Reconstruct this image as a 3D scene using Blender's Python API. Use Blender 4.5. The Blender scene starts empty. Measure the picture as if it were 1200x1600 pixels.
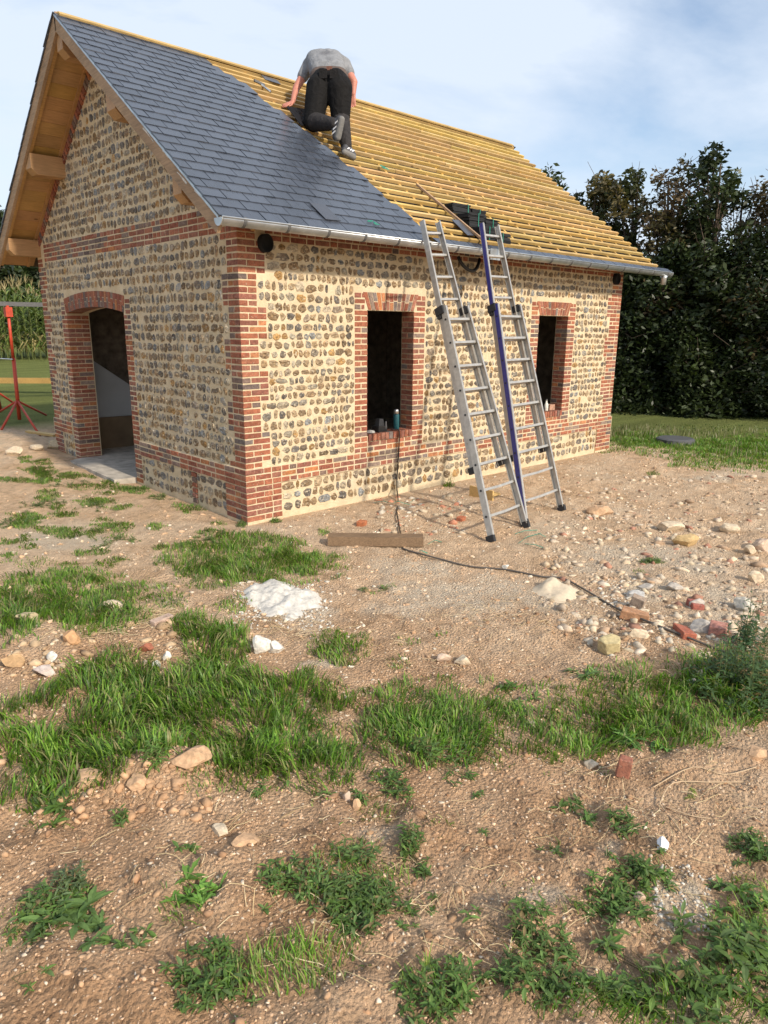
import bpy, math, random
import numpy as np
from mathutils import Vector, Matrix
random.seed(11); rng = np.random.default_rng(7)
R = math.radians
scene = bpy.context.scene
COL = scene.collection

# ------------------------------------------------------------------ camera, sky, sun, exposure
CAM = np.array([-3.8593, -6.1925, 2.0125]); YAW, PITCH, ROLL, FPX = -0.75452, -0.257276, 0.01, 1101.4
def cam_axes():
    cy, sy = math.cos(YAW), math.sin(YAW); ct, st = math.cos(PITCH), math.sin(PITCH)
    r = np.array([cy, sy, 0]); fw = np.array([-sy, cy, 0]); u = np.array([0, 0, 1.])
    f2 = fw*ct + u*st; u2 = -fw*st + u*ct
    cr, sr = math.cos(ROLL), math.sin(ROLL)
    return r*cr + u2*sr, -r*sr + u2*cr, f2
AX_R, AX_U, AX_F = cam_axes()
cam = bpy.data.cameras.new('camera'); cam_ob = bpy.data.objects.new('camera', cam); COL.objects.link(cam_ob)
M4 = Matrix.Identity(4)
for i in range(3):
    M4[i][0] = AX_R[i]; M4[i][1] = AX_U[i]; M4[i][2] = -AX_F[i]; M4[i][3] = CAM[i]
cam_ob.matrix_world = M4
cam.sensor_fit = 'VERTICAL'; cam.sensor_height = 24; cam.lens = FPX/1600*24
cam.clip_start = .05; cam.clip_end = 2000
scene.camera = cam_ob
SUN_A, SUN_E = R(-1.5), R(32.0)                      # azimuth from -Y towards +X, elevation
sdir = Vector((math.cos(SUN_E)*math.sin(SUN_A), -math.cos(SUN_E)*math.cos(SUN_A), math.sin(SUN_E)))
sun = bpy.data.lights.new('sun', 'SUN'); sun.energy = 3.3; sun.angle = R(2.6); sun.color = (1.0, .90, .76)
sun_ob = bpy.data.objects.new('sun', sun); COL.objects.link(sun_ob)
sun_ob.rotation_euler = sdir.to_track_quat('Z', 'Y').to_euler()
world = bpy.data.worlds.new('World'); scene.world = world; world.use_nodes = True
wn, wl = world.node_tree.nodes, world.node_tree.links; wn.clear()
sky = wn.new('ShaderNodeTexSky'); sky.sky_type = 'NISHITA'; sky.sun_disc = False
sky.sun_elevation = SUN_E; sky.sun_rotation = math.atan2(sdir.x, sdir.y); sky.air_density = 1.0; sky.dust_density = 1.5; sky.ozone_density = 1.2
tc = wn.new('ShaderNodeTexCoord'); mp = wn.new('ShaderNodeMapping'); mp.inputs['Scale'].default_value = (1.0, 1.0, 2.6); mp.inputs['Rotation'].default_value = (0, 0, R(35)); mp.inputs['Location'].default_value = (.3, .9, .2)
nz = wn.new('ShaderNodeTexNoise'); nz.inputs['Scale'].default_value = 2.3; nz.inputs['Detail'].default_value = 9; nz.inputs['Roughness'].default_value = .56; nz.inputs['Distortion'].default_value = .35
cr_ = wn.new('ShaderNodeValToRGB'); cr_.color_ramp.elements[0].position = .34; cr_.color_ramp.elements[0].color = (.10,)*3+(1,); cr_.color_ramp.elements[1].position = .62; cr_.color_ramp.elements[1].color = (.92,)*3+(1,)
mx = wn.new('ShaderNodeMixRGB'); mx.inputs[2].default_value = (4.25, 4.75, 5.45, 1)
bg = wn.new('ShaderNodeBackground'); bg.inputs[1].default_value = .136; wo = wn.new('ShaderNodeOutputWorld')
wl.new(tc.outputs['Generated'], mp.inputs[0]); wl.new(mp.outputs[0], nz.inputs['Vector']); wl.new(nz.outputs[0], cr_.inputs[0]); wl.new(cr_.outputs[0], mx.inputs[0])
wl.new(sky.outputs[0], mx.inputs[1]); wl.new(mx.outputs[0], bg.inputs[0]); wl.new(bg.outputs[0], wo.inputs[0])
scene.view_settings.view_transform = 'Standard'; scene.view_settings.look = 'None'; scene.view_settings.gamma = 1
scene.view_settings.use_curve_mapping = False; scene.view_settings.exposure = 0.5

# ------------------------------------------------------------------ helpers
def ray(px, py):
    v = AX_F*FPX + AX_R*(px-600) + AX_U*(800-py); return v/np.linalg.norm(v)
def at(px, py, z=0.0):
    v = ray(px, py); return CAM + v*((z-CAM[2])/v[2])
def project(P):
    q = np.asarray(P, float)-CAM; zz = q@AX_F
    return 600+FPX*(q@AX_R)/zz, 800-FPX*(q@AX_U)/zz
def hsh(ix, iy, s):
    n = (ix.astype(np.int64)*374761393 + iy.astype(np.int64)*668265263 + s*1442695041) & 0xffffffff
    n = ((n ^ (n >> 13))*1274126177) & 0xffffffff
    return ((n ^ (n >> 16)) & 0xffff)/65535.0
def vnoise(x, y, s=0):
    x = np.asarray(x, float); y = np.asarray(y, float)
    ix = np.floor(x); iy = np.floor(y); fx = x-ix; fy = y-iy; fx = fx*fx*(3-2*fx); fy = fy*fy*(3-2*fy)
    a = hsh(ix, iy, s); b = hsh(ix+1, iy, s); c = hsh(ix, iy+1, s); d = hsh(ix+1, iy+1, s)
    return (a*(1-fx)+b*fx)*(1-fy)+(c*(1-fx)+d*fx)*fy
def fbm(x, y, s=0, o=4):
    t = 0; a = .5; f = 1.
    for i in range(o): t = t+a*vnoise(x*f, y*f, s+i*17); a *= .5; f *= 2.03
    return t/(1-.5**o)
def sstep(a, b, x): t = np.clip((np.asarray(x, float)-a)/(b-a), 0, 1); return t*t*(3-2*t)

def tag(o, label=None, cat=None, group=None, kind=None):
    if label: o['label'] = label
    if cat: o['category'] = cat
    if group: o['group'] = group
    if kind: o['kind'] = kind
    return o
def empty(name, loc=(0, 0, 0), label=None, cat=None, group=None):
    o = bpy.data.objects.new(name, None); COL.objects.link(o); o.location = loc; o.empty_display_size = .1
    return tag(o, label, cat, group)
def link(name, me, parent=None, mat=None):
    o = bpy.data.objects.new(name, me); COL.objects.link(o)
    if mat is not None: me.materials.append(mat)
    if parent is not None:
        o.parent = parent
        p = Vector((0, 0, 0)); q = parent
        while q is not None: p += q.location; q = q.parent
        o.location = -p                                    # mesh data are in world coordinates
    return o
class MB:
    def __init__(s): s.V = []; s.F = []; s.C = []
    def add(s, V, F, col=(.5, .5, .5)):
        b = len(s.V); s.V += [tuple(map(float, v)) for v in V]
        for i, f in enumerate(F):
            s.F.append(tuple(b+j for j in f)); s.C.append(col if not isinstance(col, list) else col[i])
        return s
    def box(s, a, b, col=(.5, .5, .5)):
        x0, y0, z0 = a; x1, y1, z1 = b
        return s.add([(x0,y0,z0),(x1,y0,z0),(x1,y1,z0),(x0,y1,z0),(x0,y0,z1),(x1,y0,z1),(x1,y1,z1),(x0,y1,z1)],
              [(0,3,2,1),(4,5,6,7),(0,1,5,4),(1,2,6,5),(2,3,7,6),(3,0,4,7)], col)
    def obox(s, p, q, w, d, col=(.5, .5, .5)):              # bar from p to q, half vectors w and d
        p, q, w, d = map(lambda v: np.array(v, float), (p, q, w, d))
        V = [p-w-d, p+w-d, p+w+d, p-w+d, q-w-d, q+w-d, q+w+d, q-w+d]
        return s.add(V, [(0,3,2,1),(4,5,6,7),(0,1,5,4),(1,2,6,5),(2,3,7,6),(3,0,4,7)], col)
    def tube(s, pts, rad, n=8, col=(.5, .5, .5), cap=True):
        pts = [np.array(p, float) for p in pts]; rad = rad if isinstance(rad, (list, tuple)) else [rad]*len(pts)
        V = []; prev = None
        for i, p in enumerate(pts):
            t = pts[min(i+1, len(pts)-1)]-pts[max(i-1, 0)]; t = t/(np.linalg.norm(t)+1e-9)
            if prev is None: a = np.cross(t, (0, 0, 1.) if abs(t[2]) < .9 else (1., 0, 0))
            else: a = prev-t*(prev@t)
            a = a/(np.linalg.norm(a)+1e-9); prev = a; b = np.cross(t, a)
            for k in range(n): V.append(p+rad[i]*(a*math.cos(2*math.pi*k/n)+b*math.sin(2*math.pi*k/n)))
        F = [(i*n+k, i*n+(k+1) % n, (i+1)*n+(k+1) % n, (i+1)*n+k) for i in range(len(pts)-1) for k in range(n)]
        if cap: F += [tuple(range(n))[::-1], tuple((len(pts)-1)*n+k for k in range(n))]
        return s.add(V, F, col)
    def capsule(s, p, q, r1, r2, n=12):
        p = np.array(p, float); q = np.array(q, float); t = q-p; L = np.linalg.norm(t)+1e-9; t = t/L
        pts = []; rr = []
        for a in (-85, -60, -35, -12): pts.append(p+t*r1*math.sin(R(a))); rr.append(r1*math.cos(R(a)))
        for f in (.25, .5, .75): pts.append(p+t*L*f); rr.append(r1+(r2-r1)*f)
        for a in (12, 35, 60, 85): pts.append(q+t*r2*math.sin(R(a))); rr.append(r2*math.cos(R(a)))
        return s.tube(pts, rr, n)
    def mesh(s, name, smooth=False):
        me = bpy.data.meshes.new(name); me.from_pydata(s.V, [], s.F)
        c = np.ones((len(s.F), 4), np.float32); c[:, :3] = np.array(s.C, np.float32).reshape(-1, 3)
        me.attributes.new('col', 'FLOAT_COLOR', 'FACE').data.foreach_set('color', c.ravel())
        if smooth: me.polygons.foreach_set('use_smooth', [True]*len(me.polygons))
        me.update(); return me
    def build(s, name, mat, parent=None, smooth=False): return link(name, s.mesh(name, smooth), parent, mat)
def array_mesh(name, V, F, C=None, smooth=False):            # fast: V (n,3), F (m,k), C (m,3)
    V = np.asarray(V, np.float32); F = np.asarray(F, np.int32); m, k = F.shape
    me = bpy.data.meshes.new(name); me.vertices.add(len(V)); me.vertices.foreach_set('co', V.ravel())
    me.loops.add(m*k); me.loops.foreach_set('vertex_index', F.ravel()); me.polygons.add(m)
    me.polygons.foreach_set('loop_start', np.arange(0, m*k, k, dtype=np.int32)); me.polygons.foreach_set('loop_total', np.full(m, k, np.int32))
    if smooth: me.polygons.foreach_set('use_smooth', np.ones(m, bool))
    me.update(calc_edges=True)
    if C is not None:
        c = np.ones((m, 4), np.float32); c[:, :3] = C
        me.attributes.new('col', 'FLOAT_COLOR', 'FACE').data.foreach_set('color', c.ravel())
    return me

# ------------------------------------------------------------------ materials
class NT:
    def __init__(s, name):
        s.m = bpy.data.materials.new(name); s.m.use_nodes = True; s.n = s.m.node_tree.nodes; s.l = s.m.node_tree.links; s.n.clear()
        s.out = s.n.new('ShaderNodeOutputMaterial'); s.b = s.n.new('ShaderNodeBsdfPrincipled'); s.l.new(s.b.outputs[0], s.out.inputs[0])
        s.geo = s.n.new('ShaderNodeNewGeometry')
    def attr(s, name='col'):
        a = s.n.new('ShaderNodeAttribute'); a.attribute_name = name; return a.outputs['Color']
    def pos(s): return s.geo.outputs['Position']
    def map(s, vec, scale):
        m = s.n.new('ShaderNodeMapping'); s.l.new(vec, m.inputs[0]); m.inputs['Scale'].default_value = scale; return m.outputs[0]
    def noise(s, scale, detail=4, rough=.55, vec=None, dist=0):
        n = s.n.new('ShaderNodeTexNoise'); n.inputs['Scale'].default_value = scale; n.inputs['Detail'].default_value = detail; n.inputs['Roughness'].default_value = rough; n.inputs['Distortion'].default_value = dist
        s.l.new(vec if vec is not None else s.pos(), n.inputs['Vector']); return n.outputs['Fac']
    def voro(s, scale, vec=None, feat='F1'):
        n = s.n.new('ShaderNodeTexVoronoi'); n.feature = feat; n.inputs['Scale'].default_value = scale
        s.l.new(vec if vec is not None else s.pos(), n.inputs['Vector']); return n.outputs['Distance']
    def ramp(s, fac, stops):
        r = s.n.new('ShaderNodeValToRGB'); e = r.color_ramp.elements
        while len(e) < len(stops): e.new(.5)
        for i, (p, c) in enumerate(stops): e[i].position = p; e[i].color = (c if hasattr(c, '__len__') else (c, c, c))[:3]+(1,) if hasattr(c, '__len__') else (c, c, c, 1)
        s.l.new(fac, r.inputs[0]); return r.outputs[0]
    def mix(s, fac, a, b, mode='MIX'):
        m = s.n.new('ShaderNodeMixRGB'); m.blend_type = mode
        for i, v in ((0, fac), (1, a), (2, b)):
            if isinstance(v, (int, float)): m.inputs[i].default_value = v if i == 0 else (v, v, v, 1)
            elif isinstance(v, tuple): m.inputs[i].default_value = v[:3]+(1,)
            else: s.l.new(v, m.inputs[i])
        return m.outputs[0]
    def math(s, op, a, b=0.):
        m = s.n.new('ShaderNodeMath'); m.operation = op
        for i, v in ((0, a), (1, b)):
            if isinstance(v, (int, float)): m.inputs[i].default_value = v
            else: s.l.new(v, m.inputs[i])
        return m.outputs[0]
    def bump(s, h, strength=.5, dist=.01):
        b = s.n.new('ShaderNodeBump'); b.inputs['Strength'].default_value = strength; b.inputs['Distance'].default_value = dist
        s.l.new(h, b.inputs['Height']); s.l.new(b.outputs[0], s.b.inputs['Normal'])
    def base(s, c):
        if isinstance(c, tuple): s.b.inputs['Base Color'].default_value = c[:3]+(1,)
        else: s.l.new(c, s.b.inputs['Base Color'])
    def set(s, rough=.8, metal=0., spec=.5):
        if isinstance(rough, (int, float)): s.b.inputs['Roughness'].default_value = rough
        else: s.l.new(rough, s.b.inputs['Roughness'])
        s.b.inputs['Metallic'].default_value = metal; s.b.inputs['Specular IOR Level'].default_value = spec; return s.m

def mat_simple(name, col, rough=.6, metal=0., nscale=30, var=.25, bump=.15, spec=.5, attr=False):
    t = NT(name); n = t.noise(nscale, 5)
    v = t.ramp(n, [(.25, 1-var), (.75, 1+var*.6)])
    t.base(t.mix(1., t.attr() if attr else col, v, 'MULTIPLY'))
    if bump: t.bump(n, bump, .004)
    return t.set(rough, metal, spec)

def m_mortar():
    t = NT('lime_mortar'); n = t.noise(5, 6); f = t.noise(90, 4); g = t.noise(28, 4)
    c = t.ramp(n, [(.28, (.49, .385, .24)), (.5, (.61, .49, .32)), (.75, (.69, .575, .40))])
    c = t.mix(t.ramp(g, [(.45, 0.), (.75, .45)]), c, (.46, .37, .24)); c = t.mix(t.ramp(f, [(.55, 0.), (.8, .5)]), c, (.72, .64, .5))
    sp = t.noise(1.1, 3); c = t.mix(t.ramp(sp, [(.5, 0.), (.8, .4)]), c, (.55, .47, .36))
    t.base(c); t.bump(t.math('ADD', t.math('MULTIPLY', g, 1.), t.math('MULTIPLY', f, .6)), .8, .012); return t.set(.95, spec=.2)
def m_brick():
    t = NT('brick_clay'); f = t.noise(70, 5, .65); g = t.noise(22, 4); w = t.noise(38, 5, .6)
    c = t.mix(1., t.attr(), t.ramp(g, [(.25, .62), (.75, 1.3)]), 'MULTIPLY')
    c = t.mix(t.ramp(f, [(.35, .5), (.5, 0.)]), c, (.07, .045, .04))
    c = t.mix(t.ramp(w, [(.58, 0.), (.74, .55)]), c, (.55, .44, .33))
    t.base(c); t.bump(f, .6, .006); return t.set(.9, spec=.25)
def m_flint():
    t = NT('flint_stone'); f = t.noise(55, 6, .7, dist=.6); g = t.noise(24, 5, .6); w = t.noise(34, 4, .6)
    c = t.mix(1., t.attr(), t.ramp(g, [(.25, .42), (.5, 1.), (.8, 1.45)]), 'MULTIPLY')
    c = t.mix(t.ramp(f, [(.32, .8), (.47, 0.)]), c, (.035, .032, .03))
    c = t.mix(t.ramp(w, [(.56, 0.), (.66, .85)]), c, (.58, .49, .35))
    br = t.noise(40, 3); c = t.mix(t.ramp(br, [(.58, 0.), (.72, .55)]), c, (.26, .13, .04))
    t.base(c); t.bump(t.math('ADD', f, t.math('MULTIPLY', t.voro(45), .8)), .9, .012); return t.set(t.ramp(g, [(.3, .38), (.7, .8)]), spec=.45)
def m_slate():
    t = NT('slate'); n = t.noise(14, 5, .6, vec=t.map(t.pos(), (1, .5, .5))); f = t.noise(120, 3)
    c = t.mix(1., t.attr(), t.ramp(n, [(.25, .75), (.8, 1.3)]), 'MULTIPLY'); t.base(c)
    t.bump(t.math('ADD', n, t.math('MULTIPLY', f, .35)), .25, .004)
    return t.set(t.ramp(n, [(.3, .24), (.75, .36)]), spec=.6)
def m_wood(name, dark=.7, rough=.65, axis=0, scale=9., attr=True, col=(.5, .3, .1), knots=True):
    t = NT(name); sc = [1, 1, 1]; sc[axis] = .07
    n = t.noise(scale*9, 5, .65, vec=t.map(t.pos(), tuple(sc)), dist=.6); b = t.noise(2.6, 3)
    base = t.attr() if attr else col
    c = t.mix(1., base, t.ramp(n, [(.28, dark), (.7, 1.12)]), 'MULTIPLY'); c = t.mix(1., c, t.ramp(b, [(.3, .8), (.7, 1.12)]), 'MULTIPLY')
    if knots:
        sk = [1, 1, 1]; sk[axis] = .45
        k = t.voro(5.5, vec=t.map(t.pos(), tuple(sk))); c = t.mix(t.ramp(k, [(.05, .75), (.10, 0.)]), c, (.09, .04, .015))
    t.base(c); t.bump(n, .25, .003); return t.set(rough, spec=.3)
M = {}
M['mortar'] = m_mortar(); M['brick'] = m_brick(); M['flint'] = m_flint(); M['slate'] = m_slate()
M['batten'] = m_wood('yellow_treated_batten', .72, .6, 0); M['counter'] = m_wood('yellow_counter_batten', .75, .6, 1)
M['soffit'] = m_wood('pine_soffit', .72, .55, 0); M['barge'] = m_wood('rough_bargeboard', .6, .8, 1, knots=False)
M['oldwood'] = m_wood('weathered_timber', .5, .85, 0, attr=False, col=(.26, .17, .10)); M['freshwood'] = m_wood('fresh_pine', .75, .65, 0, attr=False, col=(.62, .42, .17))
M['oldwood2'] = m_wood('ochre_plank', .6, .8, 0, attr=False, col=(.40, .25, .08)); M['deckslate'] = mat_simple('dark_slate_edges', (.01, .01, .012), .75, nscale=60, attr=True); M['deck'] = mat_simple('roof_underlay', (.065, .043, .024), .9)
M['zinc'] = mat_simple('zinc', (.50, .52, .53), .42, .85, 9, .3, .12)
M['alu'] = mat_simple('aluminium', (.52, .49, .44), .5, .75, 18, .22, .1)
M['rubber'] = mat_simple('black_rubber', (.018, .018, .02), .6); M['black'] = mat_simple('black_plastic', (.012, .012, .013), .45)
M['void'] = mat_simple('dark_hollow', (.006, .006, .006), .9, bump=0)
M['blue'] = mat_simple('blue_ladder_film', (.035, .035, .19), .4); M['white'] = mat_simple('white_print', (.75, .75, .75), .6, bump=0)
M['strap'] = mat_simple('green_plastic_strap', (.03, .30, .20), .45); M['concrete'] = mat_simple('concrete', (.46, .41, .34), .95, nscale=7, var=.45, bump=1.)
M['plaster'] = mat_simple('grey_plasterboard', (.42, .43, .44), .8, nscale=3, var=.1); M['brownboard'] = mat_simple('brown_backing_board', (.19, .13, .075), .85, nscale=4)
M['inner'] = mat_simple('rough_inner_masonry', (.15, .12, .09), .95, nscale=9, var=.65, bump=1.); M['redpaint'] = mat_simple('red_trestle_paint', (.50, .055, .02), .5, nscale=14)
M['steel'] = mat_simple('grey_steel', (.10, .10, .10), .6, .1); M['thermos'] = mat_simple('teal_enamel', (.015, .10, .115), .35, bump=0)
M['chrome'] = mat_simple('brushed_steel', (.7, .69, .66), .3, .9, bump=0); M['stone'] = mat_simple('loose_stone', (.5, .4, .3), .9, nscale=40, var=.35, bump=.7, attr=True)
M['chalk'] = mat_simple('chalk_lime', (.62, .58, .51), .95, nscale=35, var=.35, bump=1.)
def m_leaf(name, trans=.25, rough=.5):
    t = NT(name); n = t.noise(3.5, 3); g = t.noise(60, 2)
    c = t.mix(1., t.attr(), t.ramp(n, [(.25, .68), (.75, 1.25)]), 'MULTIPLY'); c = t.mix(1., c, t.ramp(g, [(.3, .85), (.7, 1.1)]), 'MULTIPLY'); t.base(c); t.set(rough, spec=.35)
    tr = t.n.new('ShaderNodeBsdfTranslucent'); t.l.new(t.mix(1., c, (1.25, 1.35, .7), 'MULTIPLY'), tr.inputs[0])
    ms = t.n.new('ShaderNodeMixShader'); ms.inputs[0].default_value = trans
    t.l.new(t.b.outputs[0], ms.inputs[1]); t.l.new(tr.outputs[0], ms.inputs[2]); t.l.new(ms.outputs[0], t.out.inputs[0]); return t.m
M['grass'] = m_leaf('grass_blade', .35, .45); M['leaf'] = m_leaf('tree_leaf', .2, .45); M['weed'] = m_leaf('weed_leaf', .28, .5)
M['bark'] = mat_simple('bark', (.09, .065, .045), .9, nscale=20, bump=.8); M['straw'] = mat_simple('dry_straw', (.52, .39, .2), .8, attr=True, bump=0)

# ------------------------------------------------------------------ ground
L_, W_, G_, OV, ZE, ZR = 7.293, 5.599, .457, .484, 2.927, 5.325
SL = math.atan2(ZR-ZE, W_/2+OV); SLEN = (W_/2+OV)/math.cos(SL)
# (px, py, rx, ry) of bare spots on the picture ground where chalk dust lies; turned into ground ellipses
def ellipse(px, py, rx, ry):
    c = at(px, py); a = at(px+rx, py)-at(px-rx, py); b = at(px, py+ry)-at(px, py-ry); return c[:2], a[:2]/2, b[:2]/2
def ell_r(e, x, y):
    c, a, b = e; det = a[0]*b[1]-a[1]*b[0]; dx = x-c[0]; dy = y-c[1]
    u = (dx*b[1]-dy*b[0])/det; v = (-dx*a[1]+dy*a[0])/det; return np.sqrt(u*u+v*v)
CHALK = [ellipse(*e) for e in [(90, 845, 110, 16), (470, 960, 70, 30), (870, 935, 75, 28), (650, 885, 90, 18), (1150, 940, 110, 45), (1060, 1410, 60, 60), (700, 930, 160, 40), (1000, 870, 160, 40), (1015, 925, 60, 25), (860, 1400, 50, 22), (950, 1330, 30, 22), (510, 1040, 60, 9), (1120, 745, 60, 12), (600, 1300, 50, 10)]]
MOUND = [(ellipse(*e[:4]), e[4]) for e in [(255, 1225, 130, 45, .13), (60, 1010, 130, 50, .07), (230, 985, 150, 40, .05), (1100, 1200, 150, 40, .06), (640, 800, 70, 14, .03), (180, 700, 90, 14, .05), (30, 700, 60, 16, .10), (100, 1520, 130, 40, .05)]]
def lawn_mask(x, y):
    w = (vnoise(x*1.1, y*1.1, 5)-.5)*.9
    right = sstep(7.75, 8.25, x+w*.6+.12*(y+.5)*(y < 0)) * sstep(-3.4, -2.6, y+w+.35*(x-7.4))
    back = sstep(8.0, 8.9, y+w*.6)
    return np.clip(np.maximum(right, back), 0, 1)
def ground_z(x, y):
    x = np.asarray(x, float); y = np.asarray(y, float)
    lm = lawn_mask(x, y)
    ins = sstep(-.5, .05, x)*sstep(-.5, .05, y)*sstep(L_+.5, L_, x)*sstep(W_+.5, W_, y)
    amp = (1-lm)*(1-ins)
    near = sstep(6.5, 2.0, np.hypot(x-CAM[0], y-CAM[1]))
    z = (fbm(x*.7, y*.7, 1, 3)-.5)*.10*amp*(.35+.65*near)
    z = z+(fbm(x*3.1, y*3.1, 2, 5)-.5)*.07*amp*(.55+.45*near)
    cl = fbm(x*9, y*9, 3, 3); z = z+np.maximum(cl-.48, 0)*.15*amp*(.5+.5*near)*sstep(.36, .6, fbm(x*1.3, y*1.3, 9, 3)); rg = 1-np.abs(2*fbm(x*5.5, y*5.5, 61, 3)-1); z = z+(rg-.75)*.035*amp*sstep(.35, .65, fbm(x*.8, y*.8, 63, 2))
    z = z+(vnoise(x*17, y*17, 8)-.5)*(vnoise(x*4, y*4, 77))*.012*amp
    for e, h in MOUND: z = z+h*np.exp(-(ell_r(e, x, y)*1.25)**2)*amp*(.7+.6*fbm(x*4, y*4, 31, 3))
    z = z+.10*sstep(2.5, 6.5, y)*sstep(.4, -.1, x)*(1-lm)
    z = z+.10*lm*sstep(4, 8, y)+.75*sstep(8, 19, y)+.5*sstep(19, 60, y)
    z = z+(fbm(x*.5, y*.5, 12, 2)-.5)*.06*lm
    z = z-.03*ins
    return z
def hz(x, y): return float(ground_z(np.array([x]), np.array([y]))[0])
def axis(segs):
    o = [segs[0][0]]
    for a, b, st in segs:
        n = max(1, int(round((b-a)/st))); o += list(np.linspace(a, b, n+1)[1:])
    return np.array(o)
gx = axis([(-600, -100, 250), (-100, -20, 20), (-20, -6, 1.5), (-6, -4.4, .12), (-4.4, 3.2, .03), (3.2, 9, .06), (9, 14, .2), (14, 30, 1.2), (30, 120, 15), (120, 800, 200)])
gy = axis([(-600, -100, 250), (-100, -20, 20), (-20, -8, 1.5), (-8, -6.4, .12), (-6.4, 0.2, .03), (.2, 9, .07), (9, 20, .25), (20, 60, 3), (60, 900, 120)])
GX, GY = np.meshgrid(gx, gy); GZ = ground_z(GX, GY)
nx, ny = len(gx), len(gy); idx = np.arange(nx*ny).reshape(ny, nx)
_gx, _gy, _gz = gx.tolist(), gy.tolist(), GZ.tolist()
from bisect import bisect_right
def hz(x, y):
    i = min(max(bisect_right(_gx, x)-1, 0), len(_gx)-2); j = min(max(bisect_right(_gy, y)-1, 0), len(_gy)-2)
    u = (x-_gx[i])/(_gx[i+1]-_gx[i]); v = (y-_gy[j])/(_gy[j+1]-_gy[j])
    return (_gz[j][i]*(1-u)+_gz[j][i+1]*u)*(1-v)+(_gz[j+1][i]*(1-u)+_gz[j+1][i+1]*u)*v
F = np.stack([idx[:-1, :-1], idx[:-1, 1:], idx[1:, 1:], idx[1:, :-1]], -1).reshape(-1, 4)
me = array_mesh('ground', np.stack([GX, GY, GZ], -1).reshape(-1, 3), F, smooth=True)
ch = np.zeros_like(GX); wob = (fbm(GX*5, GY*5, 40, 4)-.5)*1.3
for e in CHALK: ch = np.maximum(ch, sstep(1.05, .35, ell_r(e, GX, GY)+wob))
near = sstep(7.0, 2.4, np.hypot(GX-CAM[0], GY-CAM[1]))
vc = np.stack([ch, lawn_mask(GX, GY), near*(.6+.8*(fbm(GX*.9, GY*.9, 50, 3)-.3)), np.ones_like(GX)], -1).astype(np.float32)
me.attributes.new('mask', 'FLOAT_COLOR', 'POINT').data.foreach_set('color', np.clip(vc, 0, 1).ravel())
def m_ground():
    t = NT('site_soil'); a = t.n.new('ShaderNodeSeparateColor'); t.l.new(t.attr('mask'), a.inputs[0]); chk, lawn, nr_ = a.outputs
    n1 = t.noise(1.6, 6, .6); n2 = t.noise(11, 6, .62); n3 = t.noise(75, 4, .7); v = t.voro(60); v2 = t.voro(120)
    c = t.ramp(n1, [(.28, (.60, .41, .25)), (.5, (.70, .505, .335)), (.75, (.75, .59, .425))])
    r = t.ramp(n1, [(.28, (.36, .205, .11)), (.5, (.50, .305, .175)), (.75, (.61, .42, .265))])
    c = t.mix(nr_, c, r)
    c = t.mix(1., c, t.ramp(n2, [(.25, .74), (.5, 1.02), (.8, 1.24)]), 'MULTIPLY'); c = t.mix(1., c, t.ramp(n3, [(.25, .84), (.7, 1.18)]), 'MULTIPLY')
    n4 = t.noise(4.2, 7, .68); c = t.mix(1., c, t.ramp(n4, [(.30, (.70, .64, .58)), (.46, (1.0, .98, .95)), (.66, (1.16, 1.14, 1.10))]), 'MULTIPLY'); n5 = t.noise(.55, 5, .6); c = t.mix(t.ramp(n5, [(.50, 0.), (.72, .55)]), c, (.72, .60, .45))
    peb = t.ramp(v, [(.10, 1.), (.22, 0.)]); c = t.mix(t.math('MULTIPLY', peb, t.ramp(n2, [(.5, 0.), (.7, .6)])), c, (.60, .50, .36))
    c = t.mix(t.math('MULTIPLY', t.ramp(v2, [(.12, 1.), (.3, 0.)]), t.ramp(n1, [(.45, 0.), (.7, .5)])), c, (.62, .54, .42))
    c = t.mix(t.math('MULTIPLY', chk, t.ramp(n2, [(.3, .25), (.65, .9)])), c, (.70, .595, .45))
    mow = t.noise(1.3, 3, vec=t.map(t.pos(), (.18, 2.2, 1)))
    g = t.ramp(t.noise(30, 4), [(.3, (.12, .15, .042)), (.55, (.19, .215, .065)), (.8, (.28, .26, .10))])
    g = t.mix(1., g, t.ramp(mow, [(.3, .8), (.7, 1.25)]), 'MULTIPLY')
    c = t.mix(lawn, c, g); t.base(c)
    h = t.math('ADD', t.math('MULTIPLY', n2, 1.2), t.math('ADD', t.math('MULTIPLY', n3, .5), t.math('ADD', t.math('MULTIPLY', v, -.7), t.math('MULTIPLY', t.noise(190, 3, .7), .45)))); t.bump(h, 1., .04)
    return t.set(.97, spec=.12)
me.materials.append(m_ground())
ground = link('ground', me); tag(ground, 'sandy building-site soil running out to mown lawn behind', None, None, 'structure')

# ------------------------------------------------------------------ the house
house = empty('cottage', (0, 0, 0), 'small flint and brick cottage with half-slated roof', 'house')
CH = .0626; JT = .0122
BRED = [(.30, .105, .06), (.34, .12, .065), (.27, .09, .055), (.36, .14, .08), (.25, .10, .07), (.31, .135, .09)]
BDRK = [(.17, .12, .10), (.14, .105, .095), (.20, .135, .105), (.23, .155, .125), (.18, .145, .13), (.26, .19, .15)]
BORG = [(.42, .165, .065), (.44, .19, .09)]
def bcol(dark=.32, orange=.05):
    r = random.random(); dark *= .6
    c = random.choice(BDRK) if r < dark else random.choice(BORG) if r < dark+orange else random.choice(BRED)
    k = random.uniform(.85, 1.15); return tuple(v*k for v in c)
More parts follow.
